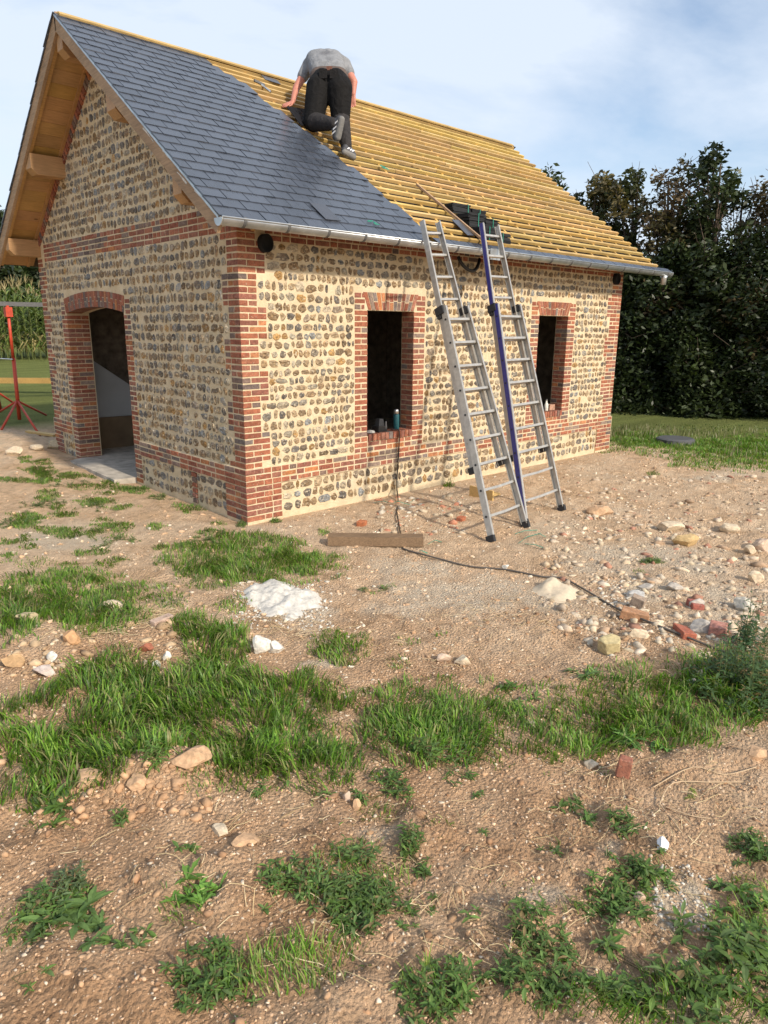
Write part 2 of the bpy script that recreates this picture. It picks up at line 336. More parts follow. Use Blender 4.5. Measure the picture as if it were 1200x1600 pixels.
# pieces are collected first; the 300 that show largest become objects, the rest one part
class Wall:
    def __init__(s, name, map_, mesh_ob): s.name = name; s.map = map_; s.ob = mesh_ob; s.rects = []; s.bricks = []; s.flints = []
def score(P, area, nrm):
    v = P-CAM; d = np.linalg.norm(v); px, py = project(P)
    if not (-20 < px < 1220 and -20 < py < 1620): return 0
    return area*abs((v/d)@nrm)/d**2
def chamfer_box(lo, hi, map_, out_axis_h, col):
    # lo/hi in (u, v, h) with h outwards; front face inset a little and uneven
    (u0, v0, h0), (u1, v1, h1) = lo, hi; e = .0045; j = lambda s=.0022: random.uniform(-s, s)
    back = [(u0, v0, h0), (u1, v0, h0), (u1, v1, h0), (u0, v1, h0)]
    mid = [(u+j(), v+j(), h1-e) for u, v in ((u0, v0), (u1, v0), (u1, v1), (u0, v1))]
    fr = [(u0+e+j(), v0+e+j(), h1+j(.0012)), (u1-e+j(), v0+e+j(), h1+j(.0012)), (u1-e+j(), v1-e+j(), h1+j(.0012)), (u0+e+j(), v1-e+j(), h1+j(.0012))]
    V = [map_(*p) for p in back+mid+fr]
    F = [(a, (a+1) % 4, 4+(a+1) % 4, 4+a) for a in range(4)]+[(4+a, 4+(a+1) % 4, 8+(a+1) % 4, 8+a) for a in range(4)]+[(8, 9, 10, 11)]
    return V, F, col
def wall_mesh(name, us, vs, solid, map_, h0, h1, extra=None):
    mb = MB(); nu, nv = len(us)-1, len(vs)-1
    S = lambda i, j: 0 <= i < nu and 0 <= j < nv and solid((us[i]+us[i+1])/2, (vs[j]+vs[j+1])/2)
    for i in range(nu):
        for j in range(nv):
            if not S(i, j): continue
            a, b, c, d = us[i], us[i+1], vs[j], vs[j+1]
            mb.add([map_(a, c, h1), map_(b, c, h1), map_(b, d, h1), map_(a, d, h1)], [(0, 1, 2, 3)])
            mb.add([map_(a, c, h0), map_(b, c, h0), map_(b, d, h0), map_(a, d, h0)], [(3, 2, 1, 0)])
            for (di, dj, p, q) in ((-1, 0, (a, c), (a, d)), (1, 0, (b, c), (b, d)), (0, -1, (a, c), (b, c)), (0, 1, (a, d), (b, d))):
                if not S(i+di, j+dj): mb.add([map_(*p, h0), map_(*q, h0), map_(*q, h1), map_(*p, h1)], [(0, 1, 2, 3)])
    if extra: extra(mb)
    return mb.build(name, M['mortar'], house)
TH = .325
mapL = lambda u, v, h: (u, -h, v)          # long wall, faces -Y
mapG = lambda u, v, h: (-h, u, v)          # gable wall, faces -X
WIN = [(1.684, 2.421, .771, 2.19), (5.018, 5.751, .771, 2.19)]
DOOR = (2.697, 4.622, -.2, 2.20)
WTOP = 3.13
rake_z = lambda y: ZE+(min(y, W_-y)+OV)*math.tan(SL)-.125/math.cos(SL)
def sol_l(u, v): return not any(a < u < b and c < v < d for a, b, c, d in WIN)
us = sorted({0.004, L_-.004, *[w[0]-.012 for w in WIN], *[w[1]+.012 for w in WIN]}); vs = sorted({-.3, .755, 2.19, WTOP})
wl_ob = wall_mesh('wall', us, vs, sol_l, mapL, -.215, -.0035); wl_ob['label'] = 'sunlit long wall of coursed flint with brick trim'
def sol_g(u, v): return not (DOOR[0] < u < DOOR[1] and v < DOOR[3])
def gable_top(mb):
    for h, o in ((-.0035, 1), (-TH, -1)):
        mb.add([mapG(TH+.001, WTOP, h), mapG(W_-TH-.001, WTOP, h), mapG(W_-.004, WTOP+.0, h), mapG(W_/2, rake_z(W_/2), h), mapG(.004, WTOP, h)], [(0, 1, 2, 3, 4)][::o])
us = [.010, DOOR[0]-.012, DOOR[1]+.012, W_-.004]; vs = [-.3, 2.275, WTOP]
DOOR = (DOOR[0], DOOR[1], -.3, 2.275)
wg_ob = wall_mesh('wall', us, vs, sol_g, mapG, -TH, -.0035, gable_top); wg_ob['label'] = 'shaded gable wall of coursed flint with arched doorway'
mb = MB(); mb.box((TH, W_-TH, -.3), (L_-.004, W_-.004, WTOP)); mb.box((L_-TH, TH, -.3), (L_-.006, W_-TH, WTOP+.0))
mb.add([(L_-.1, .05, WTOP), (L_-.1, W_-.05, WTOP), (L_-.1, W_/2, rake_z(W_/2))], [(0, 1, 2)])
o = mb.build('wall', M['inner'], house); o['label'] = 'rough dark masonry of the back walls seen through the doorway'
mb = MB(); mb.box((.02, .02, -.2), (L_-.02, W_-.02, .045)); mb.add([(-.28, DOOR[0]+.05, -.1), (.02, DOOR[0]+.02, -.1), (.02, DOOR[1]-.02, -.1), (-.22, DOOR[1]-.15, -.1), (-.28, DOOR[0]+.05, .05), (.02, DOOR[0]+.02, .05), (.02, DOOR[1]-.02, .05), (-.22, DOOR[1]-.15, .05)], [(4, 5, 6, 7), (0, 1, 5, 4), (0, 4, 7, 3), (2, 3, 7, 6)])
mb.build('floor_slab', M['concrete'], house)

mb = MB(); z9 = 9*.0626                                      # bedding mortar of the proud plinth and string course
for mp_, u0, u1, segs, q0, q1 in ((mapL, .0, L_, [(.0, L_)], .425, L_-.445), (mapG, .0, W_, [(.0, DOOR[0]-.205), (DOOR[1]+.205, W_)], .395, W_-.355)):
    for a, b in segs:
        V = [mp_(u, v, h) for u in (a-.013, b+(.013 if b > 5 else 0)) for v, h in ((6*.0626-.004, -.01), (z9+.004, -.01), (z9-.002, .0145), (6*.0626+.002, .0145))]
        MB().add(V, [(0, 1, 2, 3), (7, 6, 5, 4), (0, 4, 5, 1), (1, 5, 6, 2), (2, 6, 7, 3), (3, 7, 4, 0)]).build('plinth_mortar', M['mortar'], wl_ob if mp_ is mapL else wg_ob)
    for a, b in ((-.0125, q0), (q1, u1+.0125)):
        V = [mp_(u, v, h) for u in (a, b) for v, h in ((-.2, -.01), (6*.0626, -.01), (6*.0626, .0135), (-.2, .0135))]
        MB().add(V, [(0, 1, 2, 3), (7, 6, 5, 4), (0, 4, 5, 1), (1, 5, 6, 2), (2, 6, 7, 3), (3, 7, 4, 0)]).build('plinth_mortar', M['mortar'], wl_ob if mp_ is mapL else wg_ob)
WL = Wall('long', mapL, wl_ob); WG = Wall('gable', mapG, wg_ob)
NL, NG = np.array([0, -1., 0]), np.array([-1., 0, 0])
def brick(w, u0, u1, v0, v1, depth=.06, dark=.32, orange=.05, proud=0., vis=True):
    p = random.uniform(-.0025, .0035)+proud
    V, F, c = chamfer_box((u0+JT/2, v0+JT/2, -depth), (u1-JT/2, v1-JT/2, p), w.map, 0, bcol(dark, orange))
    P = np.array(w.map((u0+u1)/2, (v0+v1)/2, 0)); sc = score(P, (u1-u0)*(v1-v0), NL if w is WL else NG) if vis else 0
    w.bricks.append((sc, V, F, c)); w.rects.append((u0, u1, v0, v1))
def lay(w, u0, u1, k, start=0, pat=(.205, .103), **kw):       # lay one course between u0 and u1
    u = u0; i = start
    while u < u1-.03:
        l = pat[i % len(pat)]*random.uniform(.95, 1.05); i += 1
        e = u+l
        if u1-e < .055: e = u1
        brick(w, u, min(e, u1), k*CH, (k+1)*CH, **kw); u = e
def corner_brick(k, x, y, sx, sy, lx, ly, proud=0.):
    # a real brick at a corner: seen on both walls
    p = random.uniform(-.001, .003)+proud; c = bcol(.22, .03); e = .0045
    a = np.array([x-sx*p, y-sy*p]); b = np.array([x+sx*(lx-JT/2), y+sy*(ly-JT/2)])
    x0, x1 = sorted((a[0], b[0])); y0, y1 = sorted((a[1], b[1])); z0, z1 = k*CH+JT/2, (k+1)*CH-JT/2
    j = lambda: random.uniform(-.002, .002)
    V = []
    for zz, i in ((z0, e), (z0+e, 0), (z1-e, 0), (z1, e)): V += [(x0+i+j(), y0+i+j(), zz+j()), (x1-i, y0+i+j(), zz+j()), (x1-i, y1-i, zz), (x0+i+j(), y1-i, zz+j())]
    F = [(0, 3, 2, 1), (12, 13, 14, 15)]+[(r*4+q, r*4+(q+1) % 4, r*4+4+(q+1) % 4, r*4+4+q) for r in range(3) for q in range(4)]
    P = np.array([(x0+x1)/2, (y0+y1)/2, (z0+z1)/2]); return V, F, c, P
PLK = 9                                                       # plinth: courses below this stand proud
def ztop(y): return rake_z(y)
# near corner
for k in range(0, 50):
    grp = (k//5) % 2; pl = k < PLK; pr = .02 if pl else 0.
    wx = .43 if pl else (.21 if grp else .315); wy = .40 if pl else (.315 if grp else .21)
    even = k % 2 == 0; lx, ly = (.205, .1) if even else (.1, .205)
    V, F, c, P = corner_brick(k, 0, 0, 1, 1, lx, ly, pr)
    WL.bricks.append((score(P, lx*CH, NL)+score(P, ly*CH, NG), V, F, c)); WL.rects.append((0, lx, k*CH, (k+1)*CH)); WG.rects.append((0, ly, k*CH, (k+1)*CH))
    if wx-lx > .05: lay(WL, lx, wx, k, even, proud=pr, dark=.12)
    if wy-ly > .05: lay(WG, ly, wy, k, even, proud=pr, dark=.5)
# right corner of the long wall and far corner of the gable
for k in range(0, 50):
    grp = (k//5) % 2; pl = k < PLK; pr = .02 if pl else 0.
    wx = .45 if pl else (.42 if grp else .315); even = k % 2
    lay(WL, L_-wx, L_+.0, k, even, proud=pr, dark=.12)
    if k < 47: lay(WG, W_-(.36 if pl else (.21 if grp else .31)), W_, k, even, proud=pr, dark=.45)
# string courses
for k in (6, 7, 8):
    lay(WL, .43, L_-.45, k, k % 2, pat=(.103, .103, .205, .103) if k != 7 else (.205, .205, .103), proud=.018, dark=.42, orange=.06)
    for a, b in ((.40, DOOR[0]-.21), (DOOR[1]+.21, W_-.36)): lay(WG, a, b, k, k % 2, pat=(.205, .103, .205) if k != 7 else (.205,), proud=.018, dark=.5)
for k in range(0, 6): lay(WG, 1.05, 1.16, k, 0, pat=(.11,), proud=.015, dark=.5)
# courses under the eaves, gable band
for k in range(45, 50): lay(WL, .315, L_-.43, k, k % 2, pat=(.103,) if k in (46, 48) else (.103, .205), dark=.3, proud=.002*(k-45))
for k in range(46, 50):
    a = .32 if k < 50 else .42; b = W_-.3 if k < 50 else W_-.42
    lay(WG, a, b, k, k % 2, pat=(.103,) if k in (47, 49) else (.205,), dark=.62 if k in (47, 49) else .38, proud=.001)
# windows: jambs with real returns, flat arch, sill
for (a, b, z0, z1) in WIN:
    k0, k1 = 9, 38
    for k in range(k0, k1):
        v0, v1 = k*CH, (k+1)*CH; inop = k >= 12 and k < 35
        for s, e in ((-1, a), (1, b)):
            f = lambda p, q: (min(e+s*p, e+s*q), max(e+s*p, e+s*q))
            if k < 12: lay(WL, *f(0, .205), k, k % 2, dark=.2); continue
            if k >= 35:
                sh = (k-34)*.012; lay(WL, *f(.03-sh+.03, .205), k, k % 2, dark=.15); continue
            if k % 2:
                brick(WL, *f(0, .103), v0, v1, depth=.2, dark=.25); brick(WL, *f(.103, .205), v0, v1, dark=.2)
            else:
                brick(WL, *f(0, .205), v0, v1, depth=.1, dark=.2)
                V, F, c = chamfer_box((f(0, .103)[0]+JT/2, v0+JT/2, -.205), (f(0, .103)[1]-JT/2, v1-JT/2, -.108), mapL, 0, bcol(.3)); WL.bricks.append((0, V, F, c))
    for k in range(9, 11): lay(WL, a, b, k, k % 2, pat=(.205, .103), dark=.15, orange=.3 if a < 3 else .1)
    n = 11                                                    # sill: bricks on edge
    for i in range(n):
        u0 = a+(b-a)*i/n; u1 = a+(b-a)*(i+1)/n; V, F, c = chamfer_box((u0+.005, 11*CH+.004, -.20), (u1-.005, .775+random.uniform(-.003, .003), .022), mapL, 0, bcol(.12, .05))
        WL.bricks.append((score(np.array(mapL((u0+u1)/2, .72, 0)), (u1-u0)*.1, NL), V, F, c))
    WL.rects.append((a, b, 11*CH, .78)); WL.rects.append((a, b, .7, 2.2))
    n = 13                                                    # flat arch: soldiers, splayed towards the ends
    for i in range(n):
        f0 = i/n; f1 = (i+1)/n; A, B = a-.035, b+.035; sp = .045
        lo0 = a+(b-a)*f0; lo1 = a+(b-a)*f1; hi0 = A-sp+(B-A+2*sp)*f0; hi1 = A-sp+(B-A+2*sp)*f1
        segs = [(0., 1.)] if i in (0, n-1) or i % 2 else [(0., .48), (.48, 1.)]
        if i not in (0, n-1) and i % 2 and random.random() < .6: segs = [(0., .55), (.55, 1.)]
        for s0, s1 in segs:
            q = lambda lo, hi, s: lo+(hi-lo)*s
            z_0, z_1 = 2.19+.2*s0, 2.19+.2*s1; p = random.uniform(-.002, .004); e = .005
            qs = [(q(lo0, hi0, s0)+e, z_0+e), (q(lo1, hi1, s0)-e, z_0+e), (q(lo1, hi1, s1)-e, z_1-e), (q(lo0, hi0, s1)+e, z_1-e)]
            V = [mapL(u, v, -.2) for u, v in qs]+[mapL(u, v, p) for u, v in qs]
            WL.bricks.append((score(np.array(mapL(lo0, z_0, 0)), .012, NL), V, [(0, 1, 5, 4), (1, 2, 6, 5), (2, 3, 7, 6), (3, 0, 4, 7), (4, 5, 6, 7)], bcol(.55 if 0 < i < n-1 and a < 3 else .1)))
    WL.rects.append((a-.09, b+.09, 2.18, 2.40))
# doorway: jambs and segmental arch of two rings
a, b = DOOR[0], DOOR[1]; zs, rise = 2.15, .075
for k in range(0, 37):
    v0, v1 = k*CH, (k+1)*CH
    for s, e in ((-1, a), (1, b)):
        f = lambda p, q: (min(e+s*p, e+s*q), max(e+s*p, e+s*q))
        if k >= 34: lay(WG, *f(.06, .205), k, k % 2, pat=(.15,), dark=.6); continue
        if k % 2:
            brick(WG, *f(0, .103), v0, v1, depth=.2, dark=.3 if s > 0 else .45); brick(WG, *f(.103, .205), v0, v1, dark=.5)
        else: brick(WG, *f(0, .205), v0, v1, depth=.1, dark=.3 if s > 0 else .45)
        d0 = .21 if k % 2 else .108
        V, F, c = chamfer_box((f(0, .103)[0]+JT/2, v0+JT/2, -(.31 if k % 2 else .31)), (f(0, .103)[1]-JT/2, v1-JT/2, -d0), mapG, 0, bcol(.3, .06))
        WG.bricks.append((score(np.array(mapG(e, v0, -.2)), .2*CH, np.array([0, -1., 0])) if s > 0 else 0, V, F, c))
half = (b-a)/2; RAD = (half**2+rise**2)/(2*rise); zc = zs+rise-RAD; th0 = math.asin(half/RAD); n = 30
for i in range(n):
    t0 = -th0*1.03+2.06*th0*i/n; t1 = -th0*1.03+2.06*th0*(i+1)/n
    cut = .5+(.12 if i % 2 else -.12)
    for r0, r1 in ((0, .21*cut), (.21*cut, .21)):
        e = .004; p = random.uniform(-.002, .004); qs = []
        for tt, rr in ((t0+e/RAD, r0+e), (t1-e/RAD, r0+e), (t1-e/RAD, r1-e), (t0+e/RAD, r1-e)): qs.append(((a+b)/2+(RAD+rr)*math.sin(tt), zc+(RAD+rr)*math.cos(tt)))
        V = [mapG(u, v, -.22) for u, v in qs]+[mapG(u, v, p) for u, v in qs]
        WG.bricks.append((score(np.array(mapG(qs[0][0], qs[0][1], 0)), .006, NG), V, [(0, 1, 5, 4), (1, 2, 6, 5), (2, 3, 7, 6), (3, 0, 4, 7), (4, 5, 6, 7)], bcol(.45)))
WG.rects += [(a-.03, b+.03, 2.1, 2.40), (a, b, -.3, 2.3)]
mb = MB()                                                     # mortar of the arch soffit, lintel zone behind the ring
for i in range(24):
    t0 = -th0+2*th0*i/24; t1 = -th0+2*th0*(i+1)/24
    P = lambda t, rr: ((a+b)/2+(RAD+rr)*math.sin(t), zc+(RAD+rr)*math.cos(t))
    q0, q1 = P(t0, .012), P(t1, .012); top = 2.30
    mb.add([mapG(*q0, -.008), mapG(*q1, -.008), mapG(q1[0], top, -.008), mapG(q0[0], top, -.008), mapG(*q0, -TH), mapG(*q1, -TH)], [(0, 1, 2, 3), (0, 4, 5, 1)])
mb.build('arch_mortar', M['mortar'], house)
# dentil bricks up the rakes of the gable
for side in (0, 1):
    s = .12
    while s < SLEN-.5:
        y = s*math.cos(SL)-.02; z = rake_z(0)+s*math.sin(SL)-.02
        if y > W_/2-.05: break
        t = np.array([math.cos(SL), math.sin(SL)]); nn = np.array([-math.sin(SL), math.cos(SL)]); w2 = .026; hgt = .115
        c0 = np.array([y, z]); qs = [c0-nn*hgt-t*w2, c0-nn*hgt+t*w2, c0+t*w2, c0-t*w2]
        if side: qs = [np.array([W_-q[0], q[1]]) for q in qs]
        V = [mapG(q[0], q[1], -.05) for q in qs]+[mapG(q[0], q[1], .02) for q in qs]
        WG.bricks.append((score(np.array(mapG(qs[0][0], qs[0][1], 0)), .005, NG) if side else 0, V, [(0, 1, 5, 4), (1, 2, 6, 5), (2, 3, 7, 6), (3, 0, 4, 7), (4, 5, 6, 7)], bcol(.4)))
        s += .072
# flints in rough courses wherever there is no brick
FCOL = [(.30, .21, .12), (.27, .19, .11), (.34, .25, .15), (.25, .165, .085), (.21, .145, .08), (.17, .14, .105), (.24, .215, .175), (.32, .23, .13), (.36, .21, .075), (.22, .225, .22), (.14, .125, .11), (.42, .35, .25), (.28, .19, .10), (.22, .17, .12), (.31, .27, .20), (.30, .20, .11)]
def flint(w, cu, cv, wu, wv, grey):
    n = random.randint(6, 10); ph = random.uniform(0, 6.28); out = []
    ex = random.uniform(1.9, 3.6)
    for i in range(n):
        t = ph+2*math.pi*i/n; c, s = math.cos(t), math.sin(t)
        r = 1/(abs(c)**ex+abs(s)**ex)**(1/ex)*random.uniform(.74, 1.2); out.append((c*r, s*r))
    pr = random.uniform(.001, .006); tu, tv = random.uniform(-.006, .006), random.uniform(-.006, .006)
    ring = lambda k, h, j: [(cu+u*wu/2*k+random.uniform(-j, j), cv+v*wv/2*k+random.uniform(-j, j), h+tu*u+tv*v+random.uniform(-.0025, .0025)) for u, v in out]
    V = [(p[0], p[1], -.02) for p in ring(1., 0, 0)]+ring(.93, pr-.002, .002)+ring(.55, pr+random.uniform(.0, .007), .006)+[(cu+random.uniform(-.01, .01), cv+random.uniform(-.01, .01), pr+random.uniform(-.004, .012))]
    F = []; C = []
    col = random.choice(FCOL)
    if grey and random.random() < .2: g = sum(col)/3; col = tuple(.45*v+.55*g for v in col)
    k = random.uniform(.65, 1.25); col = tuple(v*k for v in col); rim = (.48, .40, .28) if random.random() < .3 else tuple(v*1.25 for v in col)
    for i in range(n):
        j = (i+1) % n; F.append((i, j, n+j, n+i)); C.append(rim)
        F.append((n+i, n+j, 2*n+j, 2*n+i)); q = random.uniform(.72, 1.25); C.append(rim if random.random() < .10 else tuple(v*q for v in col))
        F.append((2*n+i, 2*n+j, 3*n)); q = random.uniform(.75, 1.2); C.append(tuple(v*q for v in col))
    P = np.array(w.map(cu, cv, 0)); w.flints.append((score(P, wu*wv, NL if w is WL else NG), [w.map(*p) for p in V], F, C))
def fill(w, u0, u1, v0, v1, pitch, top=None):
    v = v0; row = 0; sd = 3 if w is WL else 9; nr = max(1, round((v1-v0)/pitch)); hs = [random.uniform(.88, 1.12) for _ in range(nr)]; hs = [h*(v1-v0)/sum(hs) for h in hs]
    while row < nr:
        ph = hs[row]; a_, b_ = v+.004, v+ph-.004
        blk = sorted((r[0], r[1]) for r in w.rects if r[3] > a_+.03 and r[2] < b_-.03)
        u = u0; lim = u1
        if top:
            while u < lim and top(u) < b_+.09: u += .02
            while lim > u and top(lim) < b_+.09: lim -= .02
        free = []; cur = u
        for p, q in blk:
            if p > cur: free.append((cur, min(p, lim)))
            cur = max(cur, q)
        if cur < lim: free.append((cur, lim))
        for p, q in free:
            if q-p < .045: continue
            x = p+random.uniform(.004, .012)
            while x < q-.04:
                ww = random.choice([.04, .055, .065, .075, .08, .085, .09, .1, .11, .13, .16])*random.uniform(.9, 1.1)
                if v < .36: ww *= 1.15
                if x+ww > q-.006:
                    ww = q-.008-x
                    if ww < .03: break
                hh = ph*random.uniform(.76, 1.0); off = (vnoise(x*1.6, row*.3+sd, 60)-.5)*.04+random.uniform(-.010, .010)
                if random.random() > .015: flint(w, x+ww/2, v+ph/2+float(off)*.6, ww, hh, w is WG)
                x += ww+random.uniform(.002, .017)
        v += ph; row += 1
fill(WL, .02, L_-.02, .03, .375, .112); fill(WL, .02, L_-.02, .566, 2.815, .095)
fill(WG, .02, W_-.02, .03, .375, .112); fill(WG, .02, W_-.02, .566, 2.88, .103); fill(WG, .1, W_-.1, 3.135, ZR-.3, .105, rake_z)
def emit(kind, mat):
    allp = [(p, w) for w in (WL, WG) for p in getattr(w, kind+'s')]
    allp.sort(key=lambda t: -t[0][0]); rest = {id(WL): MB(), id(WG): MB()}
    for i, (p, w) in enumerate(allp):
        if i < 298 and p[0] > 0: MB().add(p[1], p[2], p[3]).build(kind, mat, w.ob)
        else: rest[id(w)].add(p[1], p[2], p[3])
    for w in (WL, WG):
        o = rest[id(w)].build('remaining_'+kind+'s', mat, w.ob); o['kind'] = 'stuff'
emit('brick', M['brick']); emit('flint', M['flint'])

# ---- roof
def rp(x, s, h=0., back=False):
    y = -OV+s*math.cos(SL)-h*math.sin(SL); z = ZE+s*math.sin(SL)+h*math.cos(SL)
    return (x, W_-y if back else y, z)
XL, XR = -G_, L_+G_
mb = MB()
for bk in (False, True):
    V = [rp(x, s, h, bk) for h in (-.072, -.095) for s in (.02, SLEN-.005) for x in (XL+.03, XR-.03)]
    mb.add(V, [(0, 1, 3, 2), (4, 6, 7, 5), (0, 4, 5, 1), (0, 2, 6, 4), (1, 5, 7, 3), (2, 3, 7, 6)])
roof = mb.build('roof', M['deck'], house); roof['label'] = 'pitched roof, slated at the left, bare battens at the right'
GA = .158; SW = .24
def slate_mb(x0, x1, s0, s1, back=False, mbx=None, h0=.010, h1=-.006, th=.009):
    j = lambda a: random.uniform(-a, a); kk = random.uniform(.86, 1.16); c = tuple(v*kk for v in (.052, .061, .080)); m = mbx or MB()
    t = j(.002); V = []
    for hh in (0, -th):
        V += [rp(x0, s0+j(.002), h0+t+hh, back), rp(x1, s0+j(.002), h0-t+hh, back), rp(x1, s1, h1+hh, back), rp(x0, s1, h1+hh, back)]
    m.add(V, [(0, 1, 2, 3), (7, 6, 5, 4), (0, 4, 5, 1), (1, 5, 6, 2), (2, 6, 7, 3), (3, 7, 4, 0)], c); return m
def slate_edge(s): return float(np.interp(s, [.1, 1.2, 2.3, 3.2, 4.0], [2.16, 2.02, 1.80, 1.52, 1.22]))
rows = int(SLEN/GA)+1
for r in range(rows):
    s0 = -.015+r*GA; x = XL-.02; first = True; xe = slate_edge(s0+.08)+random.uniform(-.06, .06)
    while x < xe-.03:
        w = SW/2 if (first and r % 2) else SW; first = False
        slate_mb(x+.0045, min(x+w, xe+.12)-.0045, s0, min(s0+.33, SLEN+.01)).build('slate', M['slate'], roof); x += w
    s_b = SLEN
    if r == rows-1: break
x = 2.3
while x < XR+.0:                                             # eaves course already laid along the whole gutter
    slate_mb(x+.006, x+SW*1.25-.006, -.02, .115, h0=.0, h1=-.012).build('slate', M['slate'], roof); x += SW*1.25
mbk = MB()
for r in range(rows):
    s0 = -.015+r*GA; x = XL-.02-random.uniform(0, .012); first = True
    while x < XR:
        w = SW/2 if (first and r % 2) else SW; first = False
        slate_mb(x+.003, x+w-.003, s0, min(s0+.33, SLEN-.01), True, mbk); x += w
o = mbk.build('rear_slates', M['slate'], roof); o['kind'] = 'stuff'
def wcol(c, v=.2): k = random.uniform(1-v, 1+v*.7); g = random.uniform(.92, 1.05); return (c[0]*k, c[1]*k*g, c[2]*k*g*random.uniform(.8, 1.25))
YEL = (.57, .385, .14)
for r in range(1, rows):
    s0 = -.015+r*GA+.03
    if s0+.05 > SLEN: break
    xs = slate_edge(s0+.1)-.25; cuts = [xs]+sorted(random.uniform(xs+1.2, XR-1.0) for _ in range(1))+[XR+random.uniform(-.03, .03)]
    for q in range(len(cuts)-1):
        mb = MB(); c = wcol(YEL); V = []; dh = random.uniform(-.003, .003)
        for x in (cuts[q]+.003, cuts[q+1]-.003):
            b1, b2 = random.uniform(-.004, .004), random.uniform(-.004, .004); V += [rp(x, s0+b1, -.042+dh), rp(x, s0+.041+b1, -.042+dh), rp(x, s0+.041+b1, -.006+dh), rp(x, s0+b1, -.006+dh)]
        mb.add(V, [(0, 1, 2, 3), (7, 6, 5, 4), (0, 4, 5, 1), (1, 5, 6, 2), (2, 6, 7, 3), (3, 7, 4, 0)], c); mb.build('batten', M['batten'], roof)
x = 1.05; 
while x < XR:
    mb = MB(); w = .018; s1 = SLEN-.02
    V = [rp(xx, s, h) for xx in (x-w, x+w) for s, h in ((.05, -.071), (s1, -.071), (s1, -.041), (.05, -.041))]
    mb.add(V, [(0, 1, 2, 3), (7, 6, 5, 4), (0, 4, 5, 1), (1, 5, 6, 2), (2, 6, 7, 3), (3, 7, 4, 0)], wcol(YEL)); mb.build('counter_batten', M['counter'], roof); x += .445
for h, ds in ((.0, .0), (.02, -.04)):                        # ridge boards
    mb = MB(); V = [rp(xx, SLEN+ds+s, hh+h) for xx in (XL+.02, XR-.02) for s, hh in ((-.06, -.012), (.0, -.012), (.0, .008), (-.06, .008))]
    mb.add(V, [(0, 1, 2, 3), (7, 6, 5, 4), (0, 4, 5, 1), (1, 5, 6, 2), (2, 6, 7, 3), (3, 7, 4, 0)], wcol(YEL)); mb.build('ridge_board', M['batten'], roof)
    if h == 0: continue
PINE = (.46, .27, .10)
for bk in (False, True):                                      # boarded underside of the overhang
    s = .06
    while s < SLEN-.04:
        e = min(s+.19, SLEN-.03); mb = MB(); dh = random.uniform(-.003, 0)
        V = [rp(xx, q, hh, bk) for xx in (XL+.035, .05) for q, hh in ((s+.002, -.097), (e-.002, -.097), (e-.002, -.118+dh), (s+.002, -.118+dh))]
        mb.add(V, [(0, 1, 2, 3), (7, 6, 5, 4), (0, 4, 5, 1), (1, 5, 6, 2), (2, 6, 7, 3), (3, 7, 4, 0)], wcol(PINE, .1)); mb.build('soffit_board', M['soffit'], roof); s = e
    for x0, x1 in ((XL+.035, XL+.075), (-.055, -.018)):       # trims along the boarding
        mb = MB(); V = [rp(xx, q, hh, bk) for xx in (x0, x1) for q, hh in ((.07, -.122), (SLEN-.12, -.122), (SLEN-.12, -.150), (.07, -.150))]
        mb.add(V, [(0, 1, 2, 3), (7, 6, 5, 4), (0, 4, 5, 1), (1, 5, 6, 2), (2, 6, 7, 3), (3, 7, 4, 0)], wcol(PINE, .1)); mb.build('soffit_trim', M['soffit'], roof)
    mb = MB(); V = [rp(xx, q, hh, bk) for xx in (XL-.004, XL+.032) for q, hh in ((-.03, -.010), (SLEN+.012, -.010), (SLEN-.10, -.155), (-.03, -.155))]
    mb.add(V, [(0, 1, 2, 3), (7, 6, 5, 4), (0, 4, 5, 1), (1, 5, 6, 2), (2, 6, 7, 3), (3, 7, 4, 0)], (.40, .27, .165)); o = mb.build('bargeboard', M['barge'], roof)
    if not bk:
        mb = MB(); V = [rp(xx, q, hh) for xx in (XL-.012, XL-.005) for q, hh in ((.0, -.012), (SLEN, -.012), (SLEN, -.034), (.0, -.034))]
        mb.add(V, [(0, 1, 2, 3), (7, 6, 5, 4), (0, 4, 5, 1), (1, 5, 6, 2), (2, 6, 7, 3), (3, 7, 4, 0)]); mb.build('verge_flashing', M['zinc'], roof)
        for q, ln, hh in ((.35, .12, -.05), (.62, .2, -.07), (1.0, .16, -.045), (1.35, .25, -.06)):
            V = [rp(XL-.0065, q+random.uniform(-.01, .01)+f*ln, hh+random.uniform(-.008, .008)+w) for f in (0, .3, .7, 1) for w in (0, .010)]
            MB().add(V, [(0, 2, 3, 1), (2, 4, 5, 3), (4, 6, 7, 5)]).build('peeled_paint', M['chalk'], roof)
# purlin ends carrying the overhang
for (y, z, s_) in ((4.25, 4.02, .10), (1.60, 4.0, .10), (5.50, 3.10, .08), (.30, 3.10, .08), (W_/2, 4.98, .10)):
    yy = min(y, W_-y); zt = ZE+(yy+OV)*math.tan(SL)-.16/math.cos(SL); zt -= .02; mb = MB()
    if abs(y-W_/2) < .01: prof = [(-s_*.8, -.22), (s_*.8, -.22), (s_*.8, -.04), (0, .03), (-s_*.8, -.04)]
    else:
        sg = 1 if y < W_/2 else -1; dz = s_*math.tan(SL)
        prof = [(-s_, -.17), (s_, -.17), (s_, dz*sg), (-s_, -dz*sg)]
    n = len(prof); V = []
    for xx, cut in ((-.43, .07), (-.36, 0.), (.02, 0.)): V += [(xx, y+p, zt+q+(cut if q < -.1 else 0)) for p, q in prof]
    Fs = [tuple(range(n)), tuple(range(2*n, 3*n))[::-1]]+[(r*n+i, r*n+(i+1) % n, (r+1)*n+(i+1) % n, (r+1)*n+i) for r in (0, 1) for i in range(n)]
    mb.add(V, Fs, (.45, .26, .12)); mb.build('purlin', M['soffit'], roof)
